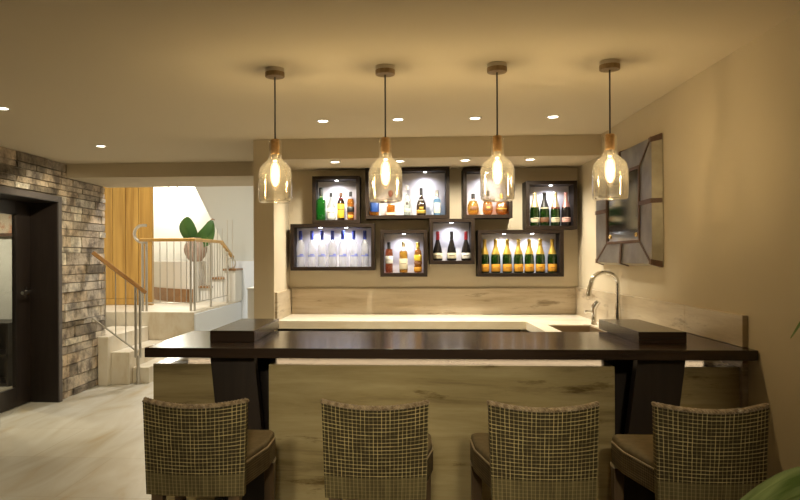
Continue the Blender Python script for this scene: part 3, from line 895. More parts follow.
# three whisky bottles
zb = 1.3405
g = 'whisky bottles in the lowest box'
bottle('whisky_bottle', 'reddish whisky bottle with black cap and white label in the lowest square box', (-0.141, YBT, zb),
       dict(glass=CLEAR, prof=scaled(whisky, 1.05, 1.1), liquid=(ROSESPIRIT, inner(scaled(whisky, 1.05, 1.1), 0.225)), cap=(LB_BLACK, cap(0.0165, 0.225, 0.290)),
            labels=[('label', LB_WHITE, (0.0385, 0.090, 0.160, {})), ('label_print', LB_DARKPRINT, (0.0394, 0.120, 0.126, dict(half=.7)))]), g)
bottle('whisky_bottle', 'golden whisky bottle with cream label, middle of the lowest square box', (-0.006, YBT, zb),
       dict(glass=CLEAR, prof=scaled(whisky, 1.12, 1.1), liquid=(GOLDSPIRIT, inner(scaled(whisky, 1.12, 1.1), 0.205)), cap=(LB_PALEGOLD, cap(0.0165, 0.245, 0.295)),
            labels=[('label', LB_CREAM, (0.0410, 0.035, 0.135, {})), ('label_print', LB_DARKPRINT, (0.0419, 0.085, 0.090, dict(half=.7)))]), g)
bottle('whisky_bottle', 'amber whisky bottle with gold cap and slanted yellow label', (0.130, YBT, zb),
       dict(glass=CLEAR, prof=scaled(whisky, 0.98, 1.09), sq=4.0, liquid=(AMBER, inner(scaled(whisky, 0.98, 1.09), 0.230)), cap=(LB_GOLD, cap(0.0175, 0.215, 0.287)),
            labels=[('label', LB_YELLOW, (0.0362, 0.115, 0.170, dict(sq=4.0))), ('base_label', LB_BROWN, (0.0362, 0.080, 0.105, dict(sq=4.0))), ('lower_label', LB_ORANGE, (0.0362, 0.015, 0.055, dict(sq=4.0)))]), g)
# upper-left box
zb = 1.8395
g = 'bottles in the upper left box'
gin = P((0, 0.004), (0.040, 0), (0.0425, 0.004), (0.0425, 0.180), (0.038, 0.195), (0.020, 0.205), (0.0155, 0.225), (0.0140, 0.29), (0.016, 0.292), (0.016, 0.30), (0, 0.302))
bottle('herbal_liqueur_bottle', 'square bright green bottle with dark cap in the upper left box', (-0.783, YBT, zb),
       dict(glass=GREEN_BRIGHT, prof=gin, sq=6.0, cap=(LB_BLACK, cap(0.0185, 0.235, 0.312)), labels=[('neck_label', LB_CREAM, (0.0165, 0.215, 0.230, {}))]), g)
rum = P((0, 0.004), (0.038, 0), (0.041, 0.004), (0.0415, 0.125), (0.036, 0.145), (0.022, 0.175), (0.0145, 0.195), (0.0135, 0.23), (0, 0.232))
bottle('rum_bottle', 'white cloudy bottle with black cap beside the green bottle', (-0.688, YBT, zb),
       dict(glass=MILKY, prof=rum, cap=(LB_BLACK, cap(0.0150, 0.222, 0.262)), labels=[('label', LB_WHITE, (0.0418, 0.018, 0.118, {})), ('label_print', LB_DARKPRINT, (0.0427, 0.070, 0.075, dict(half=.8)))]), g)
bottle('coffee_liqueur_bottle', 'dark bottle with big yellow label in the upper left box', (-0.594, YBT, zb),
       dict(glass=BROWNGLASS, prof=scaled(whisky, 0.97, 0.98), cap=(LB_BROWN, cap(0.0165, 0.225, 0.262)),
            labels=[('label', LB_YELLOW, (0.0352, 0.022, 0.155, {})), ('label_print', LB_RED, (0.0361, 0.098, 0.106, dict(half=.9))), ('neck_label', LB_RED, (0.0195, 0.198, 0.212, {}))]), g)
bottle('whisky_bottle', 'square amber bottle with dark slanted label, rightmost in the upper left box', (-0.502, YBT, zb),
       dict(glass=CLEAR, prof=scaled(whisky, 0.92, 1.02), sq=4.0, liquid=(AMBER, inner(scaled(whisky, 0.92, 1.02), 0.20)), cap=(LB_BLACK, cap(0.0155, 0.225, 0.270)),
            labels=[('label', LB_BLACK, (0.0342, 0.075, 0.125, dict(sq=4.0))), ('base_label', LB_ORANGE, (0.0342, 0.020, 0.050, dict(sq=4.0, half=.7)))]), g)
# wide box
zb = 1.8795
g = 'bottles in the wide box'
bottle('gin_bottle', 'deep blue bottle half hidden behind the second pendant lamp', (-0.275, YBT, zb),
       dict(glass=CLEAR, prof=scaled(gin, 1.0, 0.80), sq=5.0, liquid=(AMBER, inner(scaled(gin, 1.0, 0.80), 0.12)), cap=(LB_BLUE, cap(0.018, 0.20, 0.245)),
            labels=[('label', BLUEDEEP, (0.0428, 0.035, 0.125, dict(sq=5.0)))]), g)
dec = P((0, 0.004), (0.040, 0), (0.043, 0.005), (0.043, 0.095), (0.034, 0.118), (0.016, 0.130), (0.013, 0.175), (0, 0.177))
bottle('bourbon_decanter', 'amber decanter with red ball stopper behind the second pendant lamp', (-0.122, YBT, zb),
       dict(glass=CLEAR, prof=dec, sq=3.0, liquid=(AMBER, inner(dec, 0.105, 0.006)), cap=(LB_RED, P((0.012, 0.176), (0.020, 0.19), (0.026, 0.21), (0.022, 0.23), (0.0, 0.245))),
            labels=[('label', LB_CREAM, (0.0433, 0.006, 0.028, dict(sq=3.0)))]), g)
teq = P((0, 0.006), (0.030, 0), (0.034, 0.003), (0.035, 0.010), (0.033, 0.09), (0.028, 0.15), (0.018, 0.185), (0.0125, 0.21), (0.0125, 0.262), (0, 0.264))
bottle('tequila_bottle', 'tall clear bottle with pale label left of the dark gold-labelled bottle', (0.031, YBT, zb),
       dict(glass=CLEAR, prof=teq, liquid=(glassy('clear_spirit', (0.94, 0.98, 0.95), 0.03, 0.25, body=(0.8, 0.86, 0.82), body_fac=0.2), inner(teq, 0.20)), cap=(LB_WHITE, cap(0.0145, 0.240, 0.285)),
            labels=[('label', LB_CREAM, (0.0352, 0.035, 0.065, {})), ('label_print', LB_DARKPRINT, (0.0315, 0.10, 0.125, dict(half=.35)))]), g)
iri = P((0, 0.004), (0.034, 0), (0.041, 0.004), (0.0445, 0.02), (0.0455, 0.085), (0.042, 0.115), (0.028, 0.145), (0.0165, 0.170), (0.0135, 0.20), (0.0135, 0.25), (0, 0.252))
bottle('cream_liqueur_bottle', 'dark round-shouldered bottle with gold label in the wide box', (0.163, YBT, zb),
       dict(glass=BROWNGLASS, prof=iri, cap=(LB_BLACK, cap(0.0155, 0.185, 0.258)),
            labels=[('label', LB_GOLD, (0.0458, 0.018, 0.050, {})), ('neck_label', LB_WHITE, (0.0290, 0.134, 0.147, dict(half=.8))), ('emblem', LB_GOLD, (0.0460, 0.058, 0.078, dict(half=.4)))]), g)
bottle('gin_bottle', 'pale blue square bottle with cream label, rightmost in the wide box', (0.311, YBT, zb),
       dict(glass=BLUEGLASS, prof=scaled(gin, 0.78, 0.765), sq=6.0, cap=(NICKEL, cap(0.0150, 0.175, 0.235)),
            labels=[('label', LB_CREAM, (0.0334, 0.020, 0.115, dict(sq=6.0, half=.7)))]), g)
# round amber bottles
zb = 1.8785
g = 'round amber bottles'
rnd = P((0, 0.004), (0.036, 0), (0.046, 0.006), (0.054, 0.030), (0.056, 0.060), (0.052, 0.090), (0.040, 0.118), (0.022, 0.136), (0.0145, 0.148), (0.0135, 0.18), (0, 0.182))
bottle('brandy_bottle', 'round amber bottle with black cap, leftmost behind the third pendant lamp', (0.646, YBT, zb),
       dict(glass=CLEAR, prof=rnd, liquid=(GOLDSPIRIT, inner(rnd, 0.130)), cap=(LB_BLACK, cap(0.0175, 0.155, 0.200)), labels=[('label', LB_BROWN, (0.0563, 0.045, 0.080, dict(half=.55))), ('neck_label', LB_BROWN, (0.0165, 0.150, 0.156, {}))]), g)
bottle('brandy_bottle', 'amber bottle with round dark label, middle behind the third pendant lamp', (0.781, YBT, zb),
       dict(glass=CLEAR, prof=scaled(rnd, 0.88, 1.12), liquid=(AMBER, inner(scaled(rnd, 0.88, 1.12), 0.150)), cap=(LB_BLACK, cap(0.0165, 0.175, 0.225)), labels=[('label', LB_BROWN, (0.0497, 0.040, 0.095, dict(half=.75))), ('label_print', LB_GOLD, (0.0506, 0.060, 0.075, dict(half=.3)))]), g)
bottle('brandy_bottle', 'wide amber bottle with dark ribbon label, rightmost behind the third pendant lamp', (0.908, YBT, zb),
       dict(glass=CLEAR, prof=scaled(rnd, 1.02, 1.0), liquid=(AMBER, inner(scaled(rnd, 1.02, 1.0), 0.125)), cap=(LB_GOLD, cap(0.0165, 0.155, 0.195)), labels=[('label', LB_BROWN, (0.0575, 0.030, 0.085, dict(half=.35, a_mid=-PI / 2 - .3))), ('ribbon', LB_GOLD, (0.0578, 0.050, 0.060, dict(half=1.0)))]), g)

# ------------------------------------------------------------------ zinc mirror on the right wall
mi = thing('wall_mirror', 'large zinc-framed mirror with brown leather straps on the right wall', 'mirror', (XR, 4.985, 1.842))
# local: x towards the room is negative, y along the wall, z up
HW, HH = 0.645, 0.420     # half length, half height at the wall
FW, FH = 0.618, 0.402     # front arris
IW, IH = 0.360, 0.250     # inner mirror
XO, XM, XI = -0.006, -0.064, -0.050
obj('backing', box(BM(), -0.030, -0.001, -FW, FW, -FH, FH), LEATHER, mi)
def quadpanel(pts, m, nm):
    pts = [Vector(p) for p in pts]
    off = Vector((0.005, 0, 0))
    return obj(nm, hexa(BM(), [p + off for p in pts], pts), m, mi)
corners = [(-1, -1), (1, -1), (1, 1), (-1, 1)]
def ring(w, h, x): return [Vector((x, sy * w, sz * h)) for sy, sz in corners]
o4, m4, i4 = ring(HW, HH, XO), ring(FW, FH, XM), ring(IW, IH, XI)
for k in range(4):
    k2 = (k + 1) % 4
    quadpanel((o4[k], o4[k2], m4[k2], m4[k]), ZINC_PALE, 'outer_bevel')
    quadpanel((m4[k], m4[k2], i4[k2], i4[k]), ZINC, 'frame_panel')
obj('mirror_glass', box(BM(), -0.049, -0.031, -IW, IW, -IH, IH), MIRROR, mi)
ib = BM()
for (y0, y1, z0, z1) in ((-IW - .012, -IW + .010, -IH - .012, IH + .012), (IW - .010, IW + .012, -IH - .012, IH + .012),
                         (-IW + .010, IW - .010, -IH - .012, -IH + .010), (-IW + .010, IW - .010, IH - .010, IH + .012)):
    box(ib, -0.060, -0.0495, y0, y1, z0, z1)
obj('inner_border', ib, LEATHER, mi, bevel=0.003)
def ribbon(pts, w, axis, m, nm):
    """flat strap of width w laid over the points, lifted off the surface"""
    ax = Vector(axis).normalized() * (w / 2)
    b = BM(); L1 = [b.verts.new(Vector(p) - ax) for p in pts]; L2 = [b.verts.new(Vector(p) + ax) for p in pts]
    for i in range(len(pts) - 1): b.faces.new((L1[i], L1[i + 1], L2[i + 1], L2[i]))
    o = obj(nm, b, m, mi)
    md = o.modifiers.new('thick', 'SOLIDIFY'); md.thickness = 0.006; md.offset = 0
    return o
for s in (-1, 1):
    ribbon([(XO - .003, s * (HW + .004), 0), (XM - .005, s * (FW + .002), 0), (XM - .005, s * (FW - .01), 0), (XI - .010, s * (IW + .01), 0)], 0.030, (0, 0, 1), LEATHER, 'strap')
    ribbon([(XO - .003, 0, s * (HH + .004)), (XM - .005, 0, s * (FH + .002)), (XM - .005, 0, s * (FH - .01)), (XI - .010, 0, s * (IH + .01))], 0.034, (0, 1, 0), LEATHER, 'strap')
for k, (sy, sz) in enumerate(corners):
    dm = Vector((0, -sy * (FH - IH), sz * (FW - IW)))      # across the mitre
    up_ = Vector((-0.004, 0, 0))
    ribbon([m4[k] + up_, i4[k] + up_], 0.013, dm, LEATHER, 'mitre_strap')
    # leather cap over the corner: front part and the two bevels
    c = BM()
    q = [o4[k] + Vector((-.002, sy * .003, sz * .003)), o4[k] + Vector((-.002, -sy * .05, sz * .003)), m4[k] + Vector((-.004, -sy * .04, 0)), m4[k] + Vector((-.004, -sy * .03, -sz * .022)),
         m4[k] + Vector((-.004, 0, -sz * .03)), o4[k] + Vector((-.002, sy * .003, -sz * .035))]
    mid = c.verts.new(m4[k] + Vector((-.005, sy * .001, sz * .001)))
    vv_ = [c.verts.new(p) for p in q]
    for i in range(6): c.faces.new((mid, vv_[i], vv_[(i + 1) % 6]))
    o = obj('corner_cap', c, LEATHER, mi)
    md = o.modifiers.new('thick', 'SOLIDIFY'); md.thickness = 0.005; md.offset = 0
for s in (-1, 1):
    b = BM(); tube(b, [(-0.0495, s * (IW - 0.07), -IH + 0.045), (-0.060, s * (IW - 0.07), -IH + 0.045)], [0.017, 0.012], 12); obj('stud', b, BRASS, mi, smooth=True)

# ------------------------------------------------------------------ bar stools
def make_stool():
    t = thing('bar_stool', '', 'bar stool', (0, 0, 0), 0, 'woven rattan bar stools at the bar')
    Z0, Z1 = 0.572, 0.933
    def place(u, v, off):
        w = 0.385 + (0.408 - 0.385) * v
        x = (u - 0.5) * w
        c = (2 * u - 1) ** 2
        zz = Z0 + (Z1 - Z0 - 0.016 * (1 - c)) * v
        y = -0.035 * v + 0.048 * c * (0.35 + 0.65 * v) + off
        return Vector((x, y, zz))
    NU, NV = 46, 40
    b = BM()
    uvl = b.loops.layers.uv.new('UVMap')
    def sheet(off, flip):
        g_ = [[b.verts.new(place(i / NU, j / NV, off)) for i in range(NU + 1)] for j in range(NV + 1)]
        for j in range(NV):
            for i in range(NU):
                vs_ = [(g_[j][i], i, j), (g_[j][i + 1], i + 1, j), (g_[j + 1][i + 1], i + 1, j + 1), (g_[j + 1][i], i, j + 1)]
                if flip: vs_ = vs_[::-1]
                f = b.faces.new([q[0] for q in vs_])
                for lp, q in zip(f.loops, vs_):
                    lp[uvl].uv = ((q[1] / NU) * 0.41, Z0 + (q[2] / NV) * (Z1 - Z0))
        return g_
    A = sheet(0.0, False); B = sheet(0.032, True)
    def edge(p, q, r_, s_, uv):
        f = b.faces.new((p, q, r_, s_))
        for lp, c in zip(f.loops, uv): lp[uvl].uv = c
    for j in range(NV):
        za, zb_ = Z0 + j / NV * (Z1 - Z0), Z0 + (j + 1) / NV * (Z1 - Z0)
        for i, s in ((0, 1), (NU, -1)):
            edge(A[j][i], A[j + 1][i], B[j + 1][i], B[j][i], ((0, za), (0, zb_), (.032, zb_), (.032, za)))
    for i in range(NU):
        for j in (0, NV):
            xa, xb = i / NU * .41, (i + 1) / NU * .41
            edge(A[j][i], A[j][i + 1], B[j][i + 1], B[j][i], ((xa, 0), (xb, 0), (xb, .03), (xa, .03)))
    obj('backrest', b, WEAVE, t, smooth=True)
    # braided rim: two strands twisted round each other along the top edge
    b = BM()
    N_ = 150
    for ph in (0, PI):
        pts = []
        for i in range(N_ + 1):
            p = place(i / N_, 1.0, 0.016)
            a = i / N_ * 2 * PI * 17 + ph
            pts.append(p + Vector((0, 0.0105 * math.cos(a), 0.0045 + 0.0035 * math.sin(a))))
        tube(b, pts, 0.0078, 6)
    obj('braided_rim', b, BRAID, t, smooth=True)
    # seat
    W = 0.231
    sp_ = [(-0.178, 0.034), (0.178, 0.034), (W, 0.30), (W, 0.452), (W - 0.02, 0.485), (-W + 0.02, 0.485), (-W, 0.452), (-W, 0.30)]
    b = BM(); uvl = b.loops.layers.uv.new('UVMap'); prism(b, sp_, 0.590, 0.678)
    for f in b.faces:
        for lp in f.loops:
            co = lp.vert.co; lp[uvl].uv = (co.x + co.y, co.z)
    obj('seat_frame', b, WEAVE_SIDE, t, bevel=0.004)
    b = BM(); prism(b, [(x * 0.985, 0.033 + (y - 0.03) * 0.99) for x, y in sp_], 0.6785, 0.710)
    obj('seat', b, CUSHION, t, bevel=0.014, seg=4)
    b = BM(); lp = [(x * 0.99, 0.033 + (y - 0.03) * 0.99, 0.6815) for x, y in sp_]; tube(b, lp + [lp[0]], 0.0042, 6); obj('piping', b, PIPING, t, smooth=True)
    for sx_ in (-1, 1):
        for fy in (0, 1):
            x = sx_ * (0.152 if fy == 0 else W - 0.026); y = 0.045 if fy == 0 else 0.452
            h1, h0 = 0.023, 0.017
            dy = -0.03 if fy == 0 else 0.0
            lg = hexa(BM(), [(x - h0, y - h0 + dy, 0), (x + h0, y - h0 + dy, 0), (x + h0, y + h0 + dy, 0), (x - h0, y + h0 + dy, 0)],
                      [(x - h1, y - h1, 0.5895), (x + h1, y - h1, 0.5895), (x + h1, y + h1, 0.5895), (x - h1, y + h1, 0.5895)])
            l_ = obj('leg', lg, STOOLLEG, t, bevel=0.003)
            bb = box(BM(), x - h1 - 0.002, x + h1 + 0.002, y - h1 - 0.002, y + h1 + 0.002, 0.572, 0.5885)
            o = obj('leg_binding', bb, BINDING, l_, bevel=0.003); o['label'] = 'pale rattan binding at the top of the leg'
    fr = BM()
    bar(fr, (-W + 0.05, 0.452, 0.24), (W - 0.05, 0.452, 0.24), 0.022, 0.03)
    obj('footrest', fr, STOOLLEG, t, bevel=0.003)
    fr = BM()
    for s in (-1, 1): bar(fr, (s * (W - 0.028), 0.05, 0.30), (s * (W - 0.028), 0.43, 0.30), 0.02, 0.026)
    obj('stretcher', fr, STOOLLEG, t, bevel=0.003)
    return t
s0 = make_stool()
ST = [(-0.812, 2.53, 0.0, 'woven rattan bar stool in front of the left slab leg of the bar'),
      (-0.113, 2.53, 0.0, 'woven rattan bar stool before the middle stone block, on its left half'),
      (0.519, 2.53, 0.0, 'woven rattan bar stool before the middle stone block, on its right half'),
      (1.128, 2.53, 0.0, 'woven rattan bar stool nearest the right wall and palm leaf')]
for i, (x, y, r, lab) in enumerate(ST):
    if i == 0: s0.location = (x, y, 0); s0.rotation_euler.z = r; s0['label'] = lab
    else: dup(s0, (x, y, 0), r, lab)

# ------------------------------------------------------------------ stairs and balustrades
LZ = 0.76
sc_ = thing('staircase', 'cream stone steps turning up to a landing beside the stone wall', 'staircase', (0, 0, 0))
def slab(x0, x1, y0, y1, z1): return box(BM(), x0, x1, y0, y1, 0.0, z1)
obj('step', slab(-3.232, -3.035, 7.79, 8.86, 0.19), STEP, sc_, bevel=0.006)
obj('step', slab(-3.455, -3.234, 7.70, 8.86, 0.38), STEP, sc_, bevel=0.006)
st3 = BM(); box(st3, -3.578, -3.457, 7.62, 8.86, 0.0, 0.57); box(st3, -3.95, -3.578, 7.875, 8.86, 0.0, 0.57)
obj('step', st3, STEP, sc_, bevel=0.006)
ld = BM(); prism(ld, [(-5.195, 8.865), (-2.83, 8.865), (-2.83, 11.445), (-2.995, 11.445), (-2.995, 12.695), (-5.195, 12.695)], 0.0, LZ)
obj('landing', ld, [STEP], sc_, bevel=0.006)
obj('side_cladding', box(BM(), -2.828, -2.81, 8.87, 11.44, 0.0, LZ - 0.03), COOLWHITE, sc_)

lb_ = thing('stair_handrail', 'short sloping oak handrail on steel balusters beside the stone wall', 'handrail', (0, 0, 0))
RA, RB = Vector((-3.565, 7.47, 1.558)), Vector((-3.075, 7.81, 1.075))
b = BM(); bar(b, RB, RA, 0.048, 0.046); obj('handrail', b, RAILBROWN, lb_, bevel=0.008)
def on_rail(k, drop=0.0): return RA.lerp(RB, k) - Vector((0, 0, drop))
for k in (0.80, 0.885):
    p = on_rail(k)
    b = BM(); tube(b, [(p.x, p.y, 0.31), (p.x, p.y, p.z - 0.015)], 0.0165, 12); obj('newel_tube', b, STEEL, lb_, smooth=True)
p = on_rail(0.842)
b = BM(); tube(b, [(p.x, p.y, 0.001), (p.x, p.y, 0.335)], 0.022, 14); lathe(b, [(0, 0.001), (0.05, 0.001), (0.05, 0.012), (0.0, 0.012)], cx=p.x, cy=p.y, n=20); obj('newel_foot', b, STEEL, lb_, smooth=True)
LA, LB2 = Vector((-3.565, 7.47, 0.80)), on_rail(0.842); LB2.z = 0.375
b = BM(); tube(b, [LA, LB2], 0.010, 10); obj('lower_rail', b, STEEL, lb_, smooth=True)
for k in (0.23, 0.42, 0.61):
    p = on_rail(k); q = LA.lerp(LB2, k / 0.842)
    b = BM(); tube(b, [(p.x, p.y, q.z), (p.x, p.y, p.z - 0.015)], 0.0065, 8); obj('baluster', b, STEEL, lb_, smooth=True)

bl = thing('landing_balustrade', 'oak-topped steel balustrade round the edge of the landing', 'balustrade', (0, 0, 0))
ZR = 1.74
XB = -2.885
b = BM(); bar(b, (-3.64, 9.03, ZR), (XB + 0.03, 9.03, ZR), 0.055, 0.045); bar(b, (XB, 9.0, ZR), (XB, 10.47, ZR), 0.055, 0.045)
bar(b, (XB, 10.45, ZR), (XB, 11.15, 1.49), 0.05, 0.045)
obj('handrail', b, RAILOAK, bl, bevel=0.008)
for x, y, z0, z1 in ((-3.60, 9.03, LZ, ZR), (-3.545, 9.03, LZ, ZR), (-2.925, 9.03, LZ, ZR), (-2.87, 9.03, LZ, ZR), (XB, 9.85, LZ, ZR), (XB, 10.80, LZ, 1.60)):
    b = BM(); tube(b, [(x, y, z0 + 0.001), (x, y, z1 - 0.01)], 0.0165, 12); obj('post', b, STEEL, bl, smooth=True)
for x in (-3.455, -3.355, -3.257, -3.159, -3.061, -2.985):
    b = BM(); tube(b, [(x, 9.03, 0.875), (x, 9.03, ZR - 0.01)], 0.006, 8); obj('baluster', b, STEEL, bl, smooth=True)
for k in range(11):
    y = 9.15 + k * 0.15
    if abs(y - 9.85) < 0.05: continue
    zt = ZR if y < 10.46 else ZR - (y - 10.46) * 0.357
    b = BM(); tube(b, [(XB, y, 0.875), (XB, y, zt - 0.01)], 0.006, 8); obj('baluster', b, STEEL, bl, smooth=True)
b = BM(); tube(b, [(-3.60, 9.03, 0.872), (XB, 9.03, 0.872), (XB, 10.80, 0.872)], 0.008, 8); obj('lower_rail', b, STEEL, bl, smooth=True)
b = BM()
tube(b, [(-3.545, 9.03, ZR + 0.20)] + [(-3.60 - 0.115 * math.sin(PI * k / 12), 9.03, ZR + 0.085 + 0.115 * math.cos(PI * k / 12)) for k in range(13)] + [(-3.56, 9.03, ZR - 0.03)], 0.021, 12)
obj('end_loop', b, STEEL, bl, smooth=True)
b = BM()
tube(b, [(XB + 0.07 * math.sin(a), 11.05, 1.40 + 0.09 * math.cos(a)) for a in [2 * PI * k / 16 for k in range(17)]], 0.012, 8)
obj('end_ring', b, STEEL, bl, smooth=True)

# curved plinth with the urn
cp = BM()
def arc_pts(r, n=14):
    # curve sweeping from the near right end back to the far left
    return [(-4.75 + r * math.sin(a), 11.95 - r * math.cos(a) * 0.92) for a in [0.15 + (PI / 2 - 0.35) * k / n for k in range(n + 1)]]
ctr = [(-4.75 + 1.0 * k, 12.0) for k in (0, 1)]
front = [(-4.80, 12.35), (-4.55, 11.78), (-4.25, 11.38), (-3.95, 11.06), (-3.70, 10.85), (-3.50, 10.72), (-3.44, 10.74), (-3.42, 10.85)]
back = [(-3.42, 11.36), (-3.70, 11.56), (-4.0, 11.9), (-4.3, 12.5)]
prism(cp, front + back, LZ + 0.001, 1.43)
pl = thing('plinth', 'curved cream plinth on the landing carrying the urn', 'plinth', (0, 0, 0))
obj('body', cp, WHITE, pl, smooth=True)
skb = BM()
for (xa, ya), (xb, yb) in zip(front[:-2], front[1:-1]):
    dx, dy = xb - xa, yb - ya
    L_ = math.hypot(dx, dy); nx, ny = dy / L_, -dx / L_
    if ny > 0: nx, ny = -nx, -ny
    q = [(xa + nx * 0.001, ya + ny * 0.001), (xb + nx * 0.001, yb + ny * 0.001), (xb + nx * 0.02, yb + ny * 0.02), (xa + nx * 0.02, ya + ny * 0.02)]
    prism(skb, q, LZ + 0.001, 0.98)
obj('skirting', skb, TREADWOOD, pl)
ur = thing('urn_planter', 'rounded clay urn with two big green leaves on the curved plinth', 'planter', (-3.485, 11.02, 1.431))
b = BM(); lathe(b, [(0, 0), (0.09, 0), (0.10, 0.01), (0.15, 0.07), (0.185, 0.15), (0.192, 0.21), (0.175, 0.28), (0.13, 0.335), (0.105, 0.355), (0.10, 0.375), (0.118, 0.392), (0.112, 0.396), (0.09, 0.37), (0.09, 0.34), (0, 0.335)], n=36)
obj('urn', b, URN, ur, smooth=True)
def broad_leaf(name, parent, base, tip, width, bend, side, m, n=16, ridge=0.0, pleats=0, twist=None):
    base, tip = Vector(base), Vector(tip); side = Vector(side).normalized()
    b = BM(); rows = []
    K = 8
    for i in range(n + 1):
        s = i / n
        p = base.lerp(tip, s) + Vector(bend) * (4 * s * (1 - s))
        w = width * (math.sin(PI * min(1, s * 0.93 + 0.07)) ** 0.5) * (1 - 0.12 * s)
        if i == n: w = 0.004
        row = []
        for k in range(-K, K + 1):
            q = k / K
            d = (tip - base).normalized().cross(side).normalized()
            h = ridge * abs(q) + (pleats * 0.5 * (1 if k % 2 else -1))
            row.append(b.verts.new(p + side * w * 0.5 * q + d * h * w))
        rows.append(row)
    for A, B in zip(rows, rows[1:]):
        for k in range(2 * K): b.faces.new((A[k], A[k + 1], B[k + 1], B[k]))
    o = obj(name, b, m, parent, smooth=True)
    md = o.modifiers.new('thick', 'SOLIDIFY'); md.thickness = 0.003
    return o
broad_leaf('leaf', ur, (0.0, 0, 0.30), (-0.19, -0.03, 0.72), 0.33, (-0.06, -0.03, 0.06), (0.80, -0.25, 0.55), LEAF, ridge=0.12)
broad_leaf('leaf', ur, (0.0, 0, 0.30), (0.31, -0.03, 0.68), 0.33, (0.07, -0.03, -0.06), (0.62, -0.25, -0.70), LEAF, ridge=-0.12)
b = BM(); tube(b, [(0.02, 0.03, 0.33), (0.10, 0.05, 0.52), (0.20, 0.04, 0.66), (0.29, 0.02, 0.71), (0.33, 0.0, 0.69)], [0.008, 0.007, 0.007, 0.009, 0.006], 8); obj('stalk', b, STALK, ur, smooth=True)

# wooden upper flight behind the balustrade
uf = thing('upper_stairs', 'wooden upper steps rising to the right behind the landing balustrade', 'staircase', (0, 0, 0))
for k in range(3):
    x0 = -3.395 + k * 0.20; zt = 1.02 + k * 0.145
    obj('tread', box(BM(), x0 - 0.02, x0 + 0.21, 10.95, 11.44, zt - 0.035, zt), TREADWOOD, uf, bevel=0.003)
    obj('riser', box(BM(), x0, x0 + 0.19, 10.99, 11.44, LZ + 0.001, zt - 0.036), TREADWOOD if k == -1 else WHITE, uf)
for k in range(6):
    x = -3.27 + k * 0.085
    zt = 1.05 + max(0, min(2, int((x + 3.395) / 0.20))) * 0.145
    b = BM(); tube(b, [(x, 10.975, zt - 0.03), (x, 10.975, zt + 0.78)], 0.007, 8); obj('baluster', b, STEEL, uf, smooth=True)

# white cabinet seen past the pillar
wc = thing('low_cabinet', 'white low cabinet past the plaster pillar below the stairs', 'cabinet', (0, 0, 0))
obj('carcass', box(BM(), -2.01, -1.30, 8.50, 8.90, 0.0, 1.08), WHITE, wc, bevel=0.004)
obj('top', box(BM(), -2.02, -1.29, 8.49, 8.91, 1.0805, 1.10), WHITE, wc, bevel=0.003)

# stairwell lamps (fittings and the light they give)
t = thing('ceiling_lamp', 'ceiling lamp high in the stairwell over the landing', 'ceiling light', (-2.9, 9.0, 3.4))
b = BM(); lathe(b, [(0, 0), (0.16, 0), (0.16, -0.03), (0.14, -0.05), (0, -0.055)], n=32); obj('diffuser', b, DOWNGLOW, t, smooth=True)
l = bpy.data.lights.new('lamp_light', 'AREA'); l.shape = 'DISK'; l.size = 0.3; l.energy = 84; l.color = (1.0, 0.96, 0.88)
lo = bpy.data.objects.new('lamp_light', l); COL.objects.link(lo); lo.parent = t; lo.location = (0, 0, -0.065)
t = thing('wall_lamp', 'bright wall lamp high on the stairwell wall behind the oak panelling', 'wall light', (-4.42, 12.699, 2.84))
obj('bracket', box(BM(), -0.06, 0.06, -0.03, 0.0, -0.06, 0.06), STEEL, t, bevel=0.004)
b = BM(); lathe(b, [(0, -0.08), (0.05, -0.08), (0.07, 0.08), (0, 0.08)], cy=-0.11, n=24); obj('lamp_shade', b, DOWNGLOW, t, smooth=True)
l = bpy.data.lights.new('lamp_light', 'POINT'); l.shadow_soft_size = 0.06; l.energy = 80; l.color = (1.0, 0.95, 0.82)
lo = bpy.data.objects.new('lamp_light', l); COL.objects.link(lo); lo.parent = t; lo.location = (0.02, -0.26, 0)

# ------------------------------------------------------------------ things seen through the glazed door
pc = thing('framed_picture', 'framed beige and red picture seen through the glazed door', 'picture', (-5.02, 7.975, 1.97))
fr = BM()
for (x0, x1, z0, z1) in ((-0.30, 0.30, 0.165, 0.205), (-0.30, 0.30, -0.205, -0.165), (-0.30, -0.26, -0.165, 0.165), (0.26, 0.30, -0.165, 0.165)):
    box(fr, x0, x1, -0.02, 0.024, z0, z1)
obj('frame', fr, LEATHER, pc)
obj('print', box(BM(), -0.26, 0.26, 0.0, 0.01, -0.165, 0.165), mk('picture_print', (0.62, 0.52, 0.40), 0.6, rgb2=(0.50, 0.20, 0.10), scale=(5, 5, 5), lo=.5, hi=.62), pc)
wr = thing('wine_rack_unit', 'dark low drinks unit seen through the glazed door', 'cabinet', (-5.15, 7.75, 0))
rk = BM()
for z0 in (0.0, 0.34, 0.71): box(rk, -0.55, 0.55, -0.24, 0.24, z0, z0 + 0.03)
for x in (-0.55, 0.52): box(rk, x, x + 0.03, -0.24, 0.24, 0.03, 0.71)
box(rk, -0.52, 0.52, 0.22, 0.24, 0.03, 0.71)
obj('carcass', rk, SKIRT_DARK, wr)
wsp = dict(glass=BLACKGLASS, prof=champ, cap=(LB_BLACK, champ_foil), labels=[('label', LB_CREAM, (0.0438, 0.05, 0.12, {}))])
w0 = bottle('wine_bottle', '', (0, 0, 0), wsp, 'wine bottles seen through the glazed door')
for i, (x, y, zz, lab) in enumerate(((-5.02, 7.62, 0.0305, 'wine bottle low behind the door glass, the left one of the pair'),
                                     (-4.90, 7.62, 0.0305, 'wine bottle low behind the door glass, the right one of the pair'))):
    if i == 0: w0.location = (x, y, zz); w0['label'] = lab
    else: dup(w0, (x, y, zz), 0.2, lab)
t = downlight((-5.0, 7.0, 2.5), 'downlight in the ceiling of the room beyond the door', 'downlight next room', 190, 150)

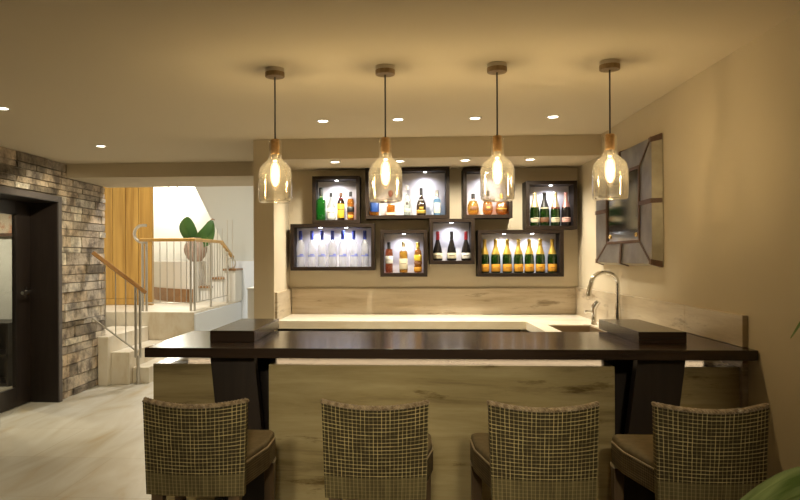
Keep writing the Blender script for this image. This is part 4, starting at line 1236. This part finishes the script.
# ------------------------------------------------------------------ palm at the right edge
pp = thing('potted_palm', 'potted palm with arching green leaves at the right edge', 'plant', (1.28, 1.55, 0))
b = BM(); lathe(b, [(0, 0), (0.15, 0), (0.16, 0.01), (0.20, 0.40), (0.21, 0.42), (0.19, 0.42), (0.185, 0.38), (0, 0.38)], n=32); obj('pot', b, POT, pp, smooth=True)
b = BM(); lathe(b, [(0, 0.385), (0.18, 0.385), (0.184, 0.381)], n=24); obj('soil', b, SOIL, pp)
def palm_leaf(pts, widths, side):
    """blade following a curve, creased along the middle, pleated across"""
    pts = [Vector(p) for p in pts]
    # resample with catmull-rom
    P_ = [pts[0]] + pts + [pts[-1]]
    line = []
    for i in range(1, len(P_) - 2):
        for k in range(8):
            s = k / 8
            a, b_, c, d = P_[i - 1], P_[i], P_[i + 1], P_[i + 2]
            line.append(0.5 * ((2 * b_) + (c - a) * s + (2 * a - 5 * b_ + 4 * c - d) * s * s + (3 * b_ - a - 3 * c + d) * s ** 3))
    line.append(pts[-1])
    b = BM(); rows = []
    K = 6
    n = len(line) - 1
    side = Vector(side).normalized()
    for i, p in enumerate(line):
        s = i / n * (len(widths) - 1); j = min(int(s), len(widths) - 2)
        w = widths[j] + (widths[j + 1] - widths[j]) * (s - j)
        t_ = (line[min(i + 1, n)] - line[max(i - 1, 0)]).normalized()
        sd = (side - t_ * side.dot(t_)).normalized(); nn = t_.cross(sd)
        rows.append([b.verts.new(p + sd * w * 0.5 * (k / K) - nn * (abs(k / K) * 0.16 * w) + nn * (0.02 * w * (1 if k % 2 else -1))) for k in range(-K, K + 1)])
    for A, B in zip(rows, rows[1:]):
        for k in range(2 * K): b.faces.new((A[k], A[k + 1], B[k + 1], B[k]))
    o = obj('palm_leaf', b, PALM, pp, smooth=True)
    md = o.modifiers.new('thick', 'SOLIDIFY'); md.thickness = 0.002
# local coordinates (the pot stands at 1.28, 1.55)
palm_leaf([(0, 0, 0.38), (-0.04, 0.03, 0.62), (-0.16, 0.08, 0.84), (-0.29, 0.12, 0.915), (-0.44, 0.15, 0.835), (-0.56, 0.17, 0.68)], [0.012, 0.03, 0.13, 0.16, 0.11, 0.004], (0.25, 1, 0.35))
palm_leaf([(0.01, 0, 0.38), (0.03, 0.06, 0.80), (0.02, 0.16, 1.22), (-0.07, 0.26, 1.43), (-0.155, 0.31, 1.39), (-0.232, 0.345, 1.265)], [0.012, 0.02, 0.05, 0.06, 0.04, 0.003], (0.7, 0.5, 0.1))
palm_leaf([(0, 0.01, 0.38), (0.05, 0.08, 0.75), (0.12, 0.18, 1.05), (0.20, 0.30, 1.12), (0.25, 0.42, 1.02)], [0.012, 0.03, 0.10, 0.11, 0.004], (1, -0.4, 0.1))
palm_leaf([(0, -0.01, 0.38), (0.02, -0.10, 0.75), (0.0, -0.28, 1.02), (-0.04, -0.46, 1.05), (-0.06, -0.62, 0.90)], [0.012, 0.03, 0.10, 0.11, 0.004], (1, 0.1, 0.1))
palm_leaf([(-0.01, 0, 0.38), (-0.02, 0.02, 0.6), (-0.14, -0.12, 0.78), (-0.28, -0.24, 0.76)], [0.012, 0.03, 0.09, 0.004], (0.5, -0.6, 0.2))
